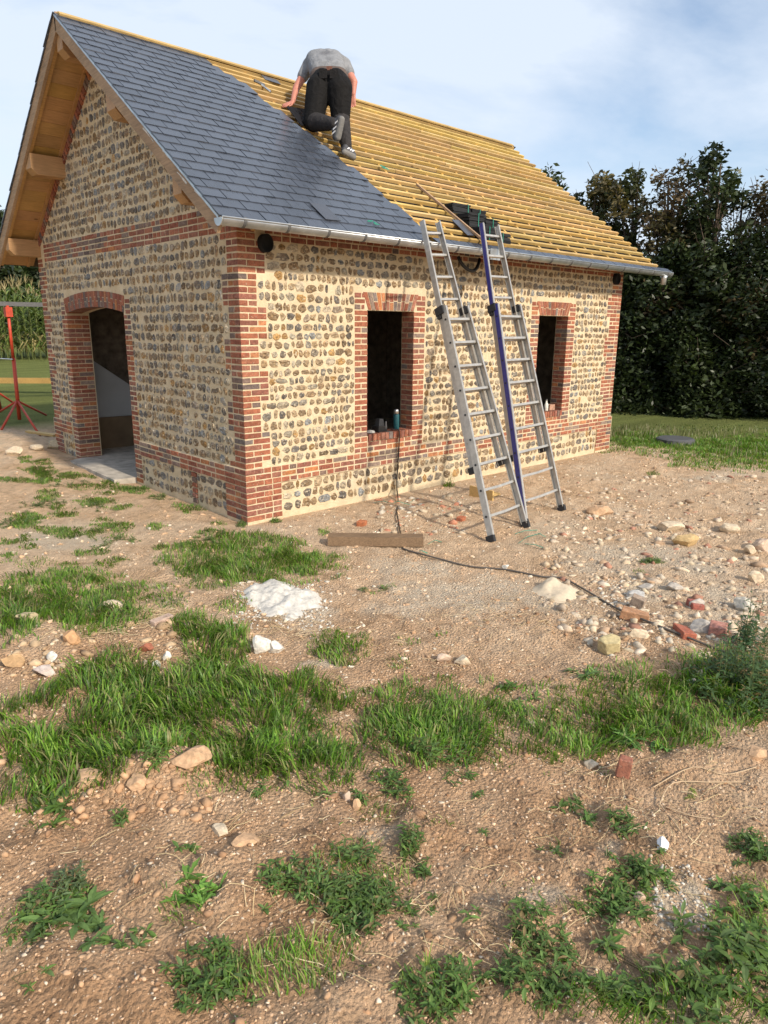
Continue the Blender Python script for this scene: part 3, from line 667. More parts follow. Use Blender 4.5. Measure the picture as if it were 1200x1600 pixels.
# ---- gutter
gy_, gz_, gr_ = -.475, 2.905, .062
def half(x0, x1, r, a0=180, a1=360, n=12, t=.004, cx=0.):
    m = MB(); V = []
    for x in (x0, x1):
        for rr in (r, r-t):
            for i in range(n+1): th = R(a0+(a1-a0)*i/n); V.append((x, gy_+rr*math.cos(th), gz_+rr*math.sin(th)))
    k = n+1; F = []
    for i in range(n): F += [(i, i+1, 2*k+i+1, 2*k+i), (k+i+1, k+i, 3*k+i, 3*k+i+1), (i, k+i, k+i+1, i+1), (2*k+i, 2*k+i+1, 3*k+i+1, 3*k+i)]
    F += [(0, 2*k, 3*k, k), (n, k+n, 3*k+n, 2*k+n)]; return m.add(V, F)
gut = half(XL-.01, XR+.16, gr_).build('gutter', M['zinc'], house, True)
MB().tube([(XL-.01, gy_-gr_, gz_+.004), (XR+.16, gy_-gr_, gz_+.004)], .009, 8).build('front_bead', M['zinc'], gut, True)
x = XL+.22
while x < XR+.05:
    m = half(x-.014, x+.014, gr_+.005, 165, 372, 12, .005); m.obox((x, gy_-gr_+.002, gz_+.012), (x, gy_+gr_+.05, gz_+.04), (.014, 0, 0), (0, 0, .002)); m.build('bracket', M['steel'], gut); x += .47
for xx in (XL-.012, XR+.162):
    m = MB(); V = [(xx+d, gy_+(gr_+.006)*math.cos(R(180+180*i/12)), gz_+(gr_+.006)*math.sin(R(180+180*i/12))) for d in (-.004, .004) for i in range(13)]
    m.add(V, [tuple(range(13)), tuple(range(13, 26))[::-1]]+[(i, i+1, 14+i, 13+i) for i in range(12)]); m.build('end_cap', M['zinc'], gut)
MB().tube([(XR-.02, gy_, gz_-.05), (XR-.02, gy_, gz_-.09), (XR-.02, gy_, gz_-.19)], [.062, .045, .042], 14).build('outlet', M['zinc'], gut, True)
m = MB(); V = [(xx, yy, zz) for xx in (3.14, 3.33) for yy, zz in ((-.545, 2.80), (-.553, 2.80), (-.553, 2.925), (-.545, 2.925))]
m.add(V, [(0, 1, 2, 3), (7, 6, 5, 4), (0, 4, 5, 1), (1, 5, 6, 2), (2, 6, 7, 3), (3, 7, 4, 0)]); m.build('fixing_plate', M['zinc'], gut)
# black pipe stubs under the eaves
for x in (.305, 7.03):
    m = MB(); z = 2.79
    ring = lambda y, r: [(x+r*math.cos(2*math.pi*i/20), y, z+r*math.sin(2*math.pi*i/20)*1.15) for i in range(20)]
    V = ring(.02, .076)+ring(-.06, .076)+ring(-.06, .066)+ring(-.03, .064)
    m.add(V, [(r*20+i, r*20+(i+1) % 20, r*20+20+(i+1) % 20, r*20+20+i) for r in range(3) for i in range(20)]+[tuple(range(60, 80))]); m.build('pipe_stub', M['void'], house, True)
MB().tube([(3.12+.42*t, -.06-.05*math.sin(math.pi*t), 2.86-.16*math.sin(math.pi*t)**.7) for t in np.linspace(0, 1, 12)], .022, 8).build('hanging_hose', M['black'], house, True)

# ------------------------------------------------------------------ things in and on the house
def quadbox(name, mat, P, d, parent=None):                   # slab from 4 points and a thickness vector
    P = [np.array(p, float) for p in P]; d = np.array(d, float); m = MB(); n = len(P)
    m.add(P+[p+d for p in P], [tuple(range(n))[::-1], tuple(range(n, 2*n))]+[(i, (i+1) % n, n+(i+1) % n, n+i) for i in range(n)]); return m.build(name, mat, parent)
o = quadbox('plasterboard', M['plaster'], [(.40, 5.205, .56), (1.75, 5.205, .54), (1.75, 5.205, .50), (1.75, 5.205, .58), (.40, 5.205, 1.55)], (0, -.013, 0))
tag(o, 'grey plasterboard offcut with a sloping top edge, inside the doorway', 'plasterboard')
o = quadbox('backing_board', M['brownboard'], [(.40, 5.21, .046), (1.8, 5.21, .046), (1.8, 5.16, .552), (.40, 5.16, .557)], (0, -.02, 0)); tag(o, 'brown board standing on the floor below the grey plasterboard', 'board')

def lathe(m, x, y, prof, n=18, col=(.5, .5, .5)):
    V = [(x+r*math.cos(2*math.pi*i/n), y+r*math.sin(2*math.pi*i/n), z) for r, z in prof for i in range(n)]
    F = [(k*n+i, k*n+(i+1) % n, (k+1)*n+(i+1) % n, (k+1)*n+i) for k in range(len(prof)-1) for i in range(n)]+[tuple(range(n))[::-1], tuple((len(prof)-1)*n+i for i in range(n))]
    return m.add(V, F, col)
SZ = .779
t = empty('thermos_flask', (2.235, .085, SZ), 'teal thermos flask with steel cap on the left window sill', 'flask')
lathe(MB(), 2.235, .085, [(.034, SZ), (.037, SZ+.006), (.037, SZ+.175), (.034, SZ+.185)]).build('flask_body', M['thermos'], t, True)
lathe(MB(), 2.235, .085, [(.031, SZ+.186), (.031, SZ+.225), (.029, SZ+.24), (.02, SZ+.248)]).build('cap', M['chrome'], t, True)
t = empty('tool_charger', (1.96, .09, SZ), 'black tool battery charger beside the thermos on the sill', 'charger')
m = MB(); m.box((1.89, .03, SZ), (2.03, .15, SZ+.07)); m.build('housing', M['black'], t)
m = MB(); m.add([(1.91, .05, SZ+.07), (2.0, .05, SZ+.07), (2.0, .13, SZ+.07), (1.91, .13, SZ+.07), (1.93, .06, SZ+.155), (1.99, .06, SZ+.15), (1.99, .12, SZ+.15), (1.93, .12, SZ+.155)], [(4, 5, 6, 7), (0, 1, 5, 4), (1, 2, 6, 5), (2, 3, 7, 6), (3, 0, 4, 7)]); m.build('battery', M['rubber'], t)
m = MB(); m.box((2.002, .04, SZ+.03), (2.018, .028, SZ+.12)); m.build('clip', M['steel'], t)
SZ2 = .779
t = empty('rag_bottle', (5.38, .10, SZ2), 'white plastic bottle on the right window sill', 'bottle')
lathe(MB(), 5.42, .06, [(.03, SZ2), (.034, SZ2+.01), (.033, SZ2+.1), (.014, SZ2+.135), (.014, SZ2+.16)]).build('bottle_body', mat_simple('white_bottle', (.62, .60, .52), .4, bump=0), t, True)
lathe(MB(), 5.42, .06, [(.016, SZ2+.16), (.016, SZ2+.18)]).build('cap', M['steel'], t)
m = MB(); m.box((5.52, .06, SZ2), (5.66, .15, SZ2+.085), (.42, .24, .16)); tag(m.build('brick_offcut', M['brick']), 'pale brick offcut lying on the right window sill', 'brick')
m = MB(); m.box((5.24, .04, SZ2), (5.35, .13, SZ2+.06)); m.box((5.26, .05, SZ2+.06), (5.31, .1, SZ2+.13)); tag(m.build('tool_case', M['black']), 'small black tool beside the white bottle on the right sill', 'tool')
m = MB(); lathe(m, 1.80, .08, [(.06, SZ), (.045, SZ+.02), (.02, SZ+.026)], 10); tag(m.build('mortar_crumb', M['chalk']), 'white mortar crumb at the left end of the left sill', 'mortar')

# ladders
def ladder(name, A, B, TA, TB, label, blue):
    A, B, TA, TB = (np.array(v, float) for v in (A, B, TA, TB))
    A[2] = hz(A[0], A[1])+.005; B[2] = hz(B[0], B[1])+.005
    t = empty(name, tuple((A+B)/2), label, 'ladder', 'ladders leaning on the gutter')
    up = ((TA-A)+(TB-B)); up /= np.linalg.norm(up); lat = B-A; lat /= np.linalg.norm(lat); nn = np.cross(lat, up); nn /= np.linalg.norm(nn)   # nn faces away from the wall
    if nn[1] > 0: nn = -nn
    lat = np.cross(up, nn); lat = lat*np.sign(lat[0])
    P = lambda s, f: (A if s < 0 else B)+((TA if s < 0 else TB)-(A if s < 0 else B))*f
    ftop, fbot = .705, .20
    for s in (-1, 1):
        o = MB(); p, q = P(s, .012), P(s, ftop)
        o.obox(p, q, lat*.003, nn*.034)                       # web, and two flanges: a channel
        o.obox(p-lat*s*.012+nn*.032, q-lat*s*.012+nn*.032, lat*.0135, nn*.003); o.obox(p-lat*s*.012-nn*.032, q-lat*s*.012-nn*.032, lat*.0135, nn*.003)
        ob = o.build('stile', M['alu'], t)
        if blue and s < 0:
            bl = MB(); bl.obox(p-lat*.0055, q-lat*.0055, lat*.0015, nn*.026); bl = bl.build('blue_film', M['blue'], ob)
        o = MB(); i0, i1 = P(s, fbot)-lat*s*.034-nn*.070, P(s, 1.)-lat*s*.01-nn*.058
        o.obox(i0, i1, lat*.003, nn*.030); o.obox(i0-lat*s*.010+nn*.028, i1-lat*s*.010+nn*.028, lat*.011, nn*.003); o.obox(i0-lat*s*.010-nn*.028, i1-lat*s*.010-nn*.028, lat*.011, nn*.003)
        ob2 = o.build('upper_stile', M['alu'], t)
        if blue and s < 0:
            j0 = i0+(i1-i0)*.63; bl = MB(); bl.obox(j0-lat*.0055, i1-lat*.0055, lat*.0015, nn*.022); bl.build('blue_film', M['blue'], ob2)
        for base, w in ((P(s, 0), .02), (i0, .018)):
            f = MB(); f.obox(base-up*.0+up*.0, base+up*.065, lat*w, nn*.045); f.build('foot', M['rubber'], t)
        c = P(s, ftop-.005); f = MB(); f.obox(c-up*.055-nn*.05, c+up*.03-nn*.05, lat*.024, nn*.052); f.obox(c-up*.09-nn*.075, c-up*.05-nn*.075, lat*.016, nn*.02); f.build('clamp', M['rubber'], t)
    for k in range(1, 14):
        f = (k-.05)/13.5
        if f < ftop:
            a_, b_ = P(-1, f), P(1, f); mid = (a_+b_)/2+np.array([0, 0, -.008 if k < 3 else 0]); o = MB()
            o.obox(a_+lat*.002, mid, up*.013, nn*.017); o.obox(mid, b_-lat*.002, up*.013, nn*.017); o.build('rung', M['alu'], t)
            e = MB(); e.tube([a_-lat*.008, a_-lat*.003], .012, 10); e.build('rung_end', M['rubber'], t)
        if f > fbot:
            a_, b_ = P(-1, f)+lat*.022-nn*.062, P(1, f)-lat*.022-nn*.062; o = MB(); o.obox(a_, b_, up*.012, nn*.015); o.build('upper_rung', M['alu'], t)
    return t
ladder('extension_ladder', (1.368, -2.155, 0), (2.05, -2.067, 0), (2.005, -.55, 3.148), (2.29, -.55, 3.158), 'bare aluminium extension ladder, the left one against the gutter', False)
ladder('extension_ladder', (2.10, -2.014, 0), (2.903, -1.942, 0), (3.006, -.55, 3.216), (3.331, -.55, 3.212), 'aluminium extension ladder with a blue left stile, the right one', True)

# stacked slates held on the battens
def slate_bundle(x0, s0, n, w, ln, h0, label, strap):
    t = empty('slate_bundle', rp(x0, s0, h0), label, 'slates', 'slate bundles stacked on the roof')
    # a bundle of slates on edge, level, on the slope
    b = np.array(rp(x0, s0, h0)); 
    for i in range(n):
        z = i*.0125; m = MB(); jx, jy = random.uniform(-.012, .012), random.uniform(-.012, .012); g = random.uniform(.7, 1.3)
        tl = random.uniform(-.008, .008)
        V = [b+np.array(v) for v in ((jx, jy, z), (jx+w, jy, z+tl), (jx+w, jy+ln, z+tl), (jx, jy+ln, z), (jx, jy, z+.011), (jx+w, jy, z+.011+tl), (jx+w, jy+ln, z+.011+tl), (jx, jy+ln, z+.011))]
        m.add(V, [(0, 3, 2, 1), (4, 5, 6, 7), (0, 1, 5, 4), (1, 2, 6, 5), (2, 3, 7, 6), (3, 0, 4, 7)], (.010*g, .0105*g, .012*g)); m.build('slate', M['deckslate'], t)
    m = MB(); xx = b[0]+w*strap; zt = n*.0125+.002
    m.obox((xx, b[1]-.015, b[2]), (xx, b[1]-.015, b[2]+zt), (.004, 0, 0), (0, .001, 0)); m.obox((xx, b[1]-.015, b[2]+zt), (xx, b[1]+ln, b[2]+zt), (.006, 0, 0), (0, 0, .001)); m.build('strap', M['strap'], t)
slate_bundle(3.26, .22, 12, .30, .26, .0, 'lowest black slate bundle behind the blue ladder stile, next to the leaning slate', .45)
slate_bundle(3.55, .20, 9, .26, .26, .0, 'low dark slate bundle between the right ladder stiles', .35)
slate_bundle(3.28, .50, 13, .30, .26, -.0, 'middle slate bundle of the stack, under the top ones', .55)
slate_bundle(3.58, .48, 11, .27, .26, -.0, 'middle slate bundle at the right side of the stack', .5)
slate_bundle(3.25, .80, 10, .34, .26, -.0, 'topmost left slate bundle of the stack, by the wooden pole', .8)
slate_bundle(3.60, .78, 8, .28, .26, -.0, 'topmost right slate bundle of the stack', .5)
def loose_slate(x, s, w, ln, rot, h, label, tilt=0., col=None):
    c, sn = math.cos(rot), math.sin(rot); m = MB(); V = []
    for hh in (h, h+.006):
        for du, dv in ((-w/2, -ln/2), (w/2, -ln/2), (w/2, ln/2), (-w/2, ln/2)):
            V.append(rp(x+du*c-dv*sn, s+du*sn+dv*c, hh+tilt*(dv/ln+.5)))
    k = col or (.065, .070, .085); m.add(V, [(0, 3, 2, 1), (4, 5, 6, 7), (0, 1, 5, 4), (1, 2, 6, 5), (2, 3, 7, 6), (3, 0, 4, 7)], k); tag(m.build('loose_slate', M['slate']), label, 'slate')
loose_slate(.87, .29, .20, .30, .05, .017, 'loose dark slate lying on the finished slating above the gutter', 0, (.05, .054, .066))
loose_slate(2.28, 3.87, .24, .14, -.1, -.004, 'loose slate lying on the battens near the ridge')
loose_slate(3.12, .42, .22, .30, .12, .0, 'loose slate lying left of the slate stack behind the pole', .02)
loose_slate(2.05, 2.62, .42, .30, .25, .02, 'dark slates held under the worker\'s left arm', .07, (.012, .012, .014))
m = MB(); a_, b_ = np.array(rp(3.08, 1.40, .012)), np.array(rp(3.20, .05, .03)); m.obox(a_, b_, (.016, 0, 0), np.array((0, -math.sin(SL), math.cos(SL)))*.012, (.42, .27, .16)); tag(m.build('wooden_batten', M['barge']), 'thin brown wooden batten lying slantwise down the roof beside the slates', 'batten')
t = empty('slate_hammer', rp(1.93, 3.55, 0), 'slater\'s hammer lying on the battens near the ridge', 'hammer')
m = MB(); m.tube([rp(1.93, 3.52, .012), rp(1.97, 3.34, .012)], .013, 8); m.build('handle', M['chrome'], t)
m = MB(); m.obox(rp(1.86, 3.60, .015), rp(1.98, 3.53, .015), (0, .012, 0), (0, 0, .014)); m.build('hammer_head', M['steel'], t)
m = MB()
for x, s in ((2.72, 1.72), (2.74, 1.68), (1.42, .22), (1.5, .2)):
    for q in range(3): m.tube([rp(x+random.uniform(-.06, .06), s+random.uniform(-.03, .03), .02) for _ in range(3)], .004, 5)
o = m.build('strap_scraps', M['strap']); tag(o, 'green plastic strap scraps lying on the roof', 'strap', None, 'stuff')

# ------------------------------------------------------------------ the worker
J = {'toeR': (2.278, 0.958, 4.032), 'heelR': (2.15, 0.962, 4.062), 'ankR': (2.22, 1.008, 4.136), 'kneeR': (2.31, 1.223, 4.493), 'hipR': (2.31, 1.257, 4.824), 'hipL': (2.172, 1.447, 4.835), 'kneeL': (2.041, 1.428, 4.439), 'ankL': (2.042, 1.021, 4.339), 'heelL': (2.06, 0.935, 4.381), 'toeL': (2.047, 0.993, 4.197), 'pelvis': (2.274, 1.385, 4.927), 'waist': (2.346, 1.51, 5.068), 'chest': (2.509, 1.776, 5.286), 'shL': (2.412, 1.97, 5.257), 'shR': (2.715, 1.628, 5.255), 'elL': (2.188, 1.954, 4.943), 'haL': (2.044, 1.861, 4.706), 'elR': (2.702, 1.424, 5.012), 'haR': (2.681, 1.413, 4.845), 'neck': (2.66, 1.938, 5.343), 'head': (2.762, 2.026, 5.303)}
J = {k: np.array(v) for k, v in J.items()}
LAT = J['hipR']-J['hipL']; LAT /= np.linalg.norm(LAT)
def voxel(name, mb, mat, parent=None, vs=.012, smooth=6):
    me = mb.mesh(name+'_src'); o = bpy.data.objects.new(name+'_src', me); COL.objects.link(o)
    r = o.modifiers.new('r', 'REMESH'); r.mode = 'VOXEL'; r.voxel_size = vs
    s = o.modifiers.new('s', 'SMOOTH'); s.iterations = smooth; s.factor = .5
    dg = bpy.context.evaluated_depsgraph_get(); m2 = bpy.data.meshes.new_from_object(o.evaluated_get(dg)); m2.name = name
    bpy.data.objects.remove(o); m2.materials.clear(); m2.polygons.foreach_set('use_smooth', [True]*len(m2.polygons)); return link(name, m2, parent, mat)
skin = mat_simple('sunburnt_skin', (.50, .20, .14), .55, nscale=25, var=.15)
def m_shirt():
    t = NT('grey_tshirt'); c = (.23, .235, .245); n = t.noise(14, 4); s = t.ramp(n, [(.3, .78), (.7, 1.1)])
    cc = t.mix(1., c, s, 'MULTIPLY')
    for P, r in (((2.40, 1.61, 5.30), .09), ((2.33, 1.43, 5.16), .06)):
        d = t.n.new('ShaderNodeVectorMath'); d.operation = 'DISTANCE'; t.l.new(t.pos(), d.inputs[0]); d.inputs[1].default_value = P
        cc = t.mix(t.ramp(t.math('ADD', d.outputs['Value'], t.math('MULTIPLY', n, .06)), [(r*.8, .8), (r*1.5, 0.)]), cc, (.12, .12, .13))
    t.base(cc); t.bump(t.noise(16, 3, .5, dist=1.2), .5, .03); return t.set(.9, spec=.2)
def m_cloth(name, col):
    t = NT(name); n = t.noise(11, 4, .55, dist=1.4); t.base(t.mix(1., col, t.ramp(n, [(.3, .6), (.7, 1.3)]), 'MULTIPLY')); t.bump(n, .6, .03); return t.set(.85, spec=.25)
m = MB()
m.capsule(J['shL'], J['elL'], .060, .048); m.capsule(J['elL'], J['haL']+(J['elL']-J['haL'])*.2, .047, .030)
m.capsule(J['shR'], J['elR'], .060, .048); m.capsule(J['elR'], J['haR']+(J['elR']-J['haR'])*.12, .047, .031)
m.capsule(J['shL'], J['chest'], .07, .1); m.capsule(J['shR'], J['chest'], .07, .1); m.capsule(J['chest'], J['neck'], .11, .065); m.capsule(J['neck'], J['head'], .062, .06)
m.capsule(J['waist'], J['chest'], .11, .12)
hd = J['head']; fwd = J['head']-J['neck']; fwd /= np.linalg.norm(fwd); dn = np.array([0, 0, -1.])
m.capsule(hd+fwd*.02, hd+fwd*.12, .085, .078); m.capsule(hd+fwd*.10+dn*.03, hd+fwd*.05+dn*.06, .06, .05); m.capsule(hd+fwd*.09+dn*.10, hd+fwd*.10+dn*.115, .016, .013)
for s in (-1, 1): m.capsule(hd+fwd*.05+LAT*s*.085, hd+fwd*.06+LAT*s*.09, .02, .015)
def hand(m, wrist, elbow, side, press):
    d = wrist-elbow; d /= np.linalg.norm(d)
    d2 = (d*.6+np.array(press)); d2 /= np.linalg.norm(d2); l2 = LAT-d2*(LAT@d2); l2 /= np.linalg.norm(l2)
    nrm_ = np.cross(d2, l2)
    for q in (-.026, -.009, .009, .026): m.capsule(wrist+l2*q*.6, wrist+d2*.075+l2*q, .018, .015, 8)
    for q, ln in ((-.03, .06), (-.010, .075), (.011, .07), (.031, .052)):
        a0 = wrist+d2*.078+l2*q; a1 = a0+d2*ln*.5+l2*q*.25; a2 = a1+(d2*.8+nrm_*.5*side)*ln*.5
        m.capsule(a0, a1, .0105, .0095, 8); m.capsule(a1, a2, .0095, .0085, 8)
    a0 = wrist+d2*.02-l2*side*.03; a1 = a0-l2*side*.035+d2*.03; m.capsule(a0, a1, .014, .012, 8); m.capsule(a1, a1+d2*.035-l2*side*.005, .011, .009, 8)
hand(m, J['haL']+(J['elL']-J['haL'])*.15, J['elL'], -1, (-.25, .35, .25)); hand(m, J['haR'], J['elR'], 1, (-.05, .0, -.3))
person = voxel('person', m, skin, None, .0075, 4)
tag(person, 'worker in grey t-shirt and black trousers crawling up the roof, seen from behind', 'person')
m = MB()
for s, rr in ((-1, .13), (-.4, .14), (.4, .14), (1, .13)):
    m.capsule(J['waist']+LAT*s*.105, J['chest']+LAT*s*.12, rr, rr*1.0); m.capsule(J['chest']+LAT*s*.12, J['neck']+LAT*s*.09, rr*.98, .085)
[m.capsule(J['pelvis']*.45+J['waist']*.55+LAT*s*.1, J['waist']+LAT*s*.1, .118, .13) for s in (-1, 0, 1)]
for k, e in (('shL', 'elL'), ('shR', 'elR')): m.capsule(J[k]*.8+J['chest']*.2, J[k], .115, .092); m.capsule(J[k], J[k]*.5+J[e]*.5, .088, .076)
sh = voxel('shirt', m, m_shirt(), person, .013, 18)
m = MB()
for s in (-1, 1):
    h = J['hipR'] if s > 0 else J['hipL']; k = J['kneeR'] if s > 0 else J['kneeL']; a = J['ankR'] if s > 0 else J['ankL']
    m.capsule(J['pelvis']+LAT*s*.085, h+LAT*s*.015, .14, .160); m.capsule(h+LAT*s*.015, k, .160, .120)
m.capsule(J['pelvis']-LAT*.09, J['pelvis']+LAT*.09, .125, .125)
tr = voxel('trousers', m, m_cloth('black_work_trousers', (.006, .0055, .0055)), person, .013, 7)
for s in (-1, 1):
    k = J['kneeR'] if s > 0 else J['kneeL']; a = J['ankR'] if s > 0 else J['ankL']; m = MB()
    m.capsule(k, k*.55+a*.45, .118, .096); m.capsule(k*.55+a*.45, a, .096, .070); voxel('trouser_leg', m, m_cloth('charcoal_leg_cloth', (.032, .029, .029)), person, .013, 6)
m = MB(); bk_ = J['pelvis']*.5+J['waist']*.5-AX_F*.15+LAT*.02; m.obox(bk_-LAT*.035, bk_+LAT*.035, AX_F*.01, (0, 0, .022)); m.build('belt_patch', mat_simple('leather_patch', (.16, .065, .04), .7), person)
for s in (-1, 1):
    c_ = J['pelvis']*.6+(J['hipR'] if s > 0 else J['hipL'])*.4-AX_F*.155+LAT*s*.02+np.array([0, 0, .02]); m = MB(); m.obox(c_-LAT*.05, c_+LAT*.05, AX_F*.008, (0, 0, .05)); m.build('back_pocket', m_cloth('pocket_cloth', (.012, .011, .011)), person)
m = MB(); b0 = J['pelvis']*.66+J['waist']*.34
for s in (-1, 1): m.capsule(b0+LAT*s*.04, b0+LAT*s*.125, .128, .122)
voxel('belt', m, mat_simple('brown_grey_belt', (.10, .07, .055), .7), person, .013, 4)
for kt, kh, ka in (('toeR', 'heelR', 'ankR'), ('toeL', 'heelL', 'ankL')):
    T, H, A_ = J[kt], J[kh], J[ka]; m = MB(); m.capsule(H, T, .042, .045); m.capsule(H*.5+A_*.5, A_, .045, .045); m.capsule(A_*.6+T*.4, T, .045, .04)
    so = voxel('shoe', m, mat_simple('dark_grey_trainer', (.05, .05, .055), .6), person, .009, 4)
    so['label'] = 'dark trainer with white side flashes'
    ax = T-H; ax /= np.linalg.norm(ax); up_ = A_-H; up_ -= ax*(up_@ax); up_ /= np.linalg.norm(up_); sd = np.cross(ax, up_)
    m = MB(); m.capsule(H-up_*.028, T-up_*.028, .040, .043); voxel('shoe_sole', m, mat_simple('grey_rubber_sole', (.17, .165, .155), .8), so, .009, 3)
    m = MB()
    for s in (-1, 1):
        for f in (.25, .55, .8): q = H+(T-H)*f+sd*s*.041+up_*.012; m.obox(q-ax*.018-up_*.018, q+ax*.02+up_*.02, ax*.010, sd*.004)
    m.build('white_flash', M['white'], so)

# ------------------------------------------------------------------ yard: red trestle, planks, cable
t = empty('steel_trestle', (.40, 8.85, hz(.4, 8.85)), 'red steel trestle carrying a grey beam, left of the cottage', 'trestle')
zf = hz(.4, 8.85); zt = 2.33
MB().tube([(.40, 8.85, zf+.05), (.44, 8.9, 1.35)], .036, 12).build('post', M['redpaint'], t, True); MB().tube([(.43, 8.89, 1.3), (.445, 8.9, zt)], .028, 12).build('inner_post', M['redpaint'], t, True)
m = MB(); m.obox((.445, 8.83, zt-.12), (.445, 8.97, zt-.12), (.06, 0, 0), (0, 0, .09)); m.build('beam_fork', M['redpaint'], t)
for e in ((-.18, 7.95), (.36, 7.60), (1.05, 9.3), (.15, 9.75)): MB().tube([(.40, 8.85, zf+.42), (e[0], e[1], hz(*e)+.025)], .022, 8).build('leg', M['redpaint'], t, True)
t = empty('steel_trestle', (.0, 10.4, hz(0, 10.4)), 'red steel trestle half outside the picture at the left edge', 'trestle')
zf = hz(.48, 10.4); MB().tube([(.50, 10.45, zf), (.36, 10.3, 1.25), (.30, 10.25, 2.33)], .04, 12).build('post', M['redpaint'], t, True)
for e in ((.2, 9.6), (.1, 10.9), (.95, 10.8)): MB().tube([(.49, 10.44, zf+.4), (e[0], e[1], hz(*e)+.02)], .022, 8).build('leg', M['redpaint'], t, True)
MB().tube([(.40, 8.85, 1.33), (.38, 10.3, 1.30)], .014, 8).build('tie_bar', M['chrome'], t, True)
m = MB(); m.obox((-1.4, 9.3, 2.36), (3.6, 8.4, 2.36), (0, .05, 0), (0, 0, .04)); tag(m.build('steel_beam', M['steel']), 'long grey steel beam resting on the red trestle', 'beam')
m = MB(); m.obox((-.4, 13.0, .72), (3.2, 11.2, .66), (.02, .03, 0), (0, 0, .065)); tag(m.build('scaffold_plank', M['oldwood2']), 'ochre plank set on edge behind the red trestles', 'plank')
m = MB(); m.obox((.20, 7.75, hz(.2, 7.75)+.05), (.52, 7.25, hz(.52, 7.25)+.03), (.05, .03, 0), (0, 0, .02)); tag(m.build('timber_offcut', M['freshwood']), 'pale timber offcut under a red trestle leg', 'timber')
pa, pb = at(513, 849), at(661, 851)
za, zb_ = hz(pa[0], pa[1]), hz(pb[0], pb[1]); dd = np.array([pb[0]-pa[0], pb[1]-pa[1], 0]); dd /= np.linalg.norm(dd); pw = np.array([-dd[1], dd[0], 0])
m = MB(); m.obox((pa[0], pa[1], max(za, zb_)+.05), (pb[0], pb[1], max(za, zb_)+.052), pw*.07, (0, 0, .045), (.26, .17, .1)); tag(m.build('timber_beam', M['oldwood']), 'weathered brown timber lying on the soil by the grass', 'timber')
m = MB(); m.obox((2.72, -.74, hz(2.7, -.8)+.06), (2.72, -1.10, hz(2.7, -1.0)+.05), (.012, 0, 0), (0, 0, .07)); m.obox((2.72, -.9, hz(2.7, -.9)+.01), (3.0, -.9, hz(2.9, -.9)+.01), (0, .09, 0), (0, 0, .012)); tag(m.build('wood_offcut', M['freshwood']), 'yellow wooden offcut behind the left ladder, at the wall foot', 'timber')
def gl(px, py, dz=.012): p = at(px, py); return (p[0], p[1], hz(p[0], p[1])+dz)
cp = [(2.10, .03, SZ+.012), (2.16, -.03, SZ+.012), (2.165, -.045, SZ-.06), (2.15, -.05, .45), (2.10, -.08, .12)]
cp += [gl(622, 785), gl(620, 805), gl(623, 822), gl(626, 838)]
cp2 = [gl(628, 857), gl(645, 864), gl(690, 877), gl(735, 886), gl(790, 892), gl(845, 903), gl(880, 906), gl(925, 930), gl(960, 950), gl(1010, 978), gl(1060, 995), gl(1110, 1012), gl(1180, 1040)]
def smooth_path(P, n=6):
    P = [np.array(p, float) for p in P]; o = []
    for i in range(len(P)-1):
        a_, b_, c_, d_ = P[max(i-1, 0)], P[i], P[i+1], P[min(i+2, len(P)-1)]
        for k in range(n):
            t = k/n; q = .5*((2*b_)+(c_-a_)*t+(2*a_-5*b_+4*c_-d_)*t*t+(3*b_-a_-3*c_+d_)*t**3); o.append(q)
    return o+[P[-1]]
def drape(pts, dz): return [np.array([p[0], p[1], max(p[2], hz(p[0], p[1])+dz)]) for p in pts]
tag(MB().tube(smooth_path(cp), .008, 6).build('power_cable', M['black'], None, True), 'black power cable hanging from the sill of the left window', 'cable')
tag(MB().tube(drape(smooth_path(cp2), .006), .0075, 6).build('extension_cable', mat_simple('dusty_black_cable', (.10, .085, .07), .7), None, True), 'dusty black cable running across the soil to the right', 'cable')
m = MB()
for (x0, y0, x1, y1) in ((585, 785, 612, 791), (612, 791, 640, 795), (655, 862, 668, 866), (668, 850, 690, 848), (805, 835, 840, 830), (810, 850, 845, 835), (820, 852, 855, 862), (840, 835, 852, 842), (648, 780, 640, 790)):
    P = [np.array(gl(x0, y0, .01)), np.array(gl((x0+x1)/2+random.uniform(-4, 4), (y0+y1)/2+random.uniform(-3, 3), .03)), np.array(gl(x1, y1, .01))]
    for a_, b_ in zip(P[:-1], P[1:]): m.obox(a_, b_, (.006, .004, 0), (0, 0, .0012))
tag(m.build('strap_scraps', M['strap']), 'green plastic strap scraps on the soil by the ladders', 'strap', None, 'stuff')

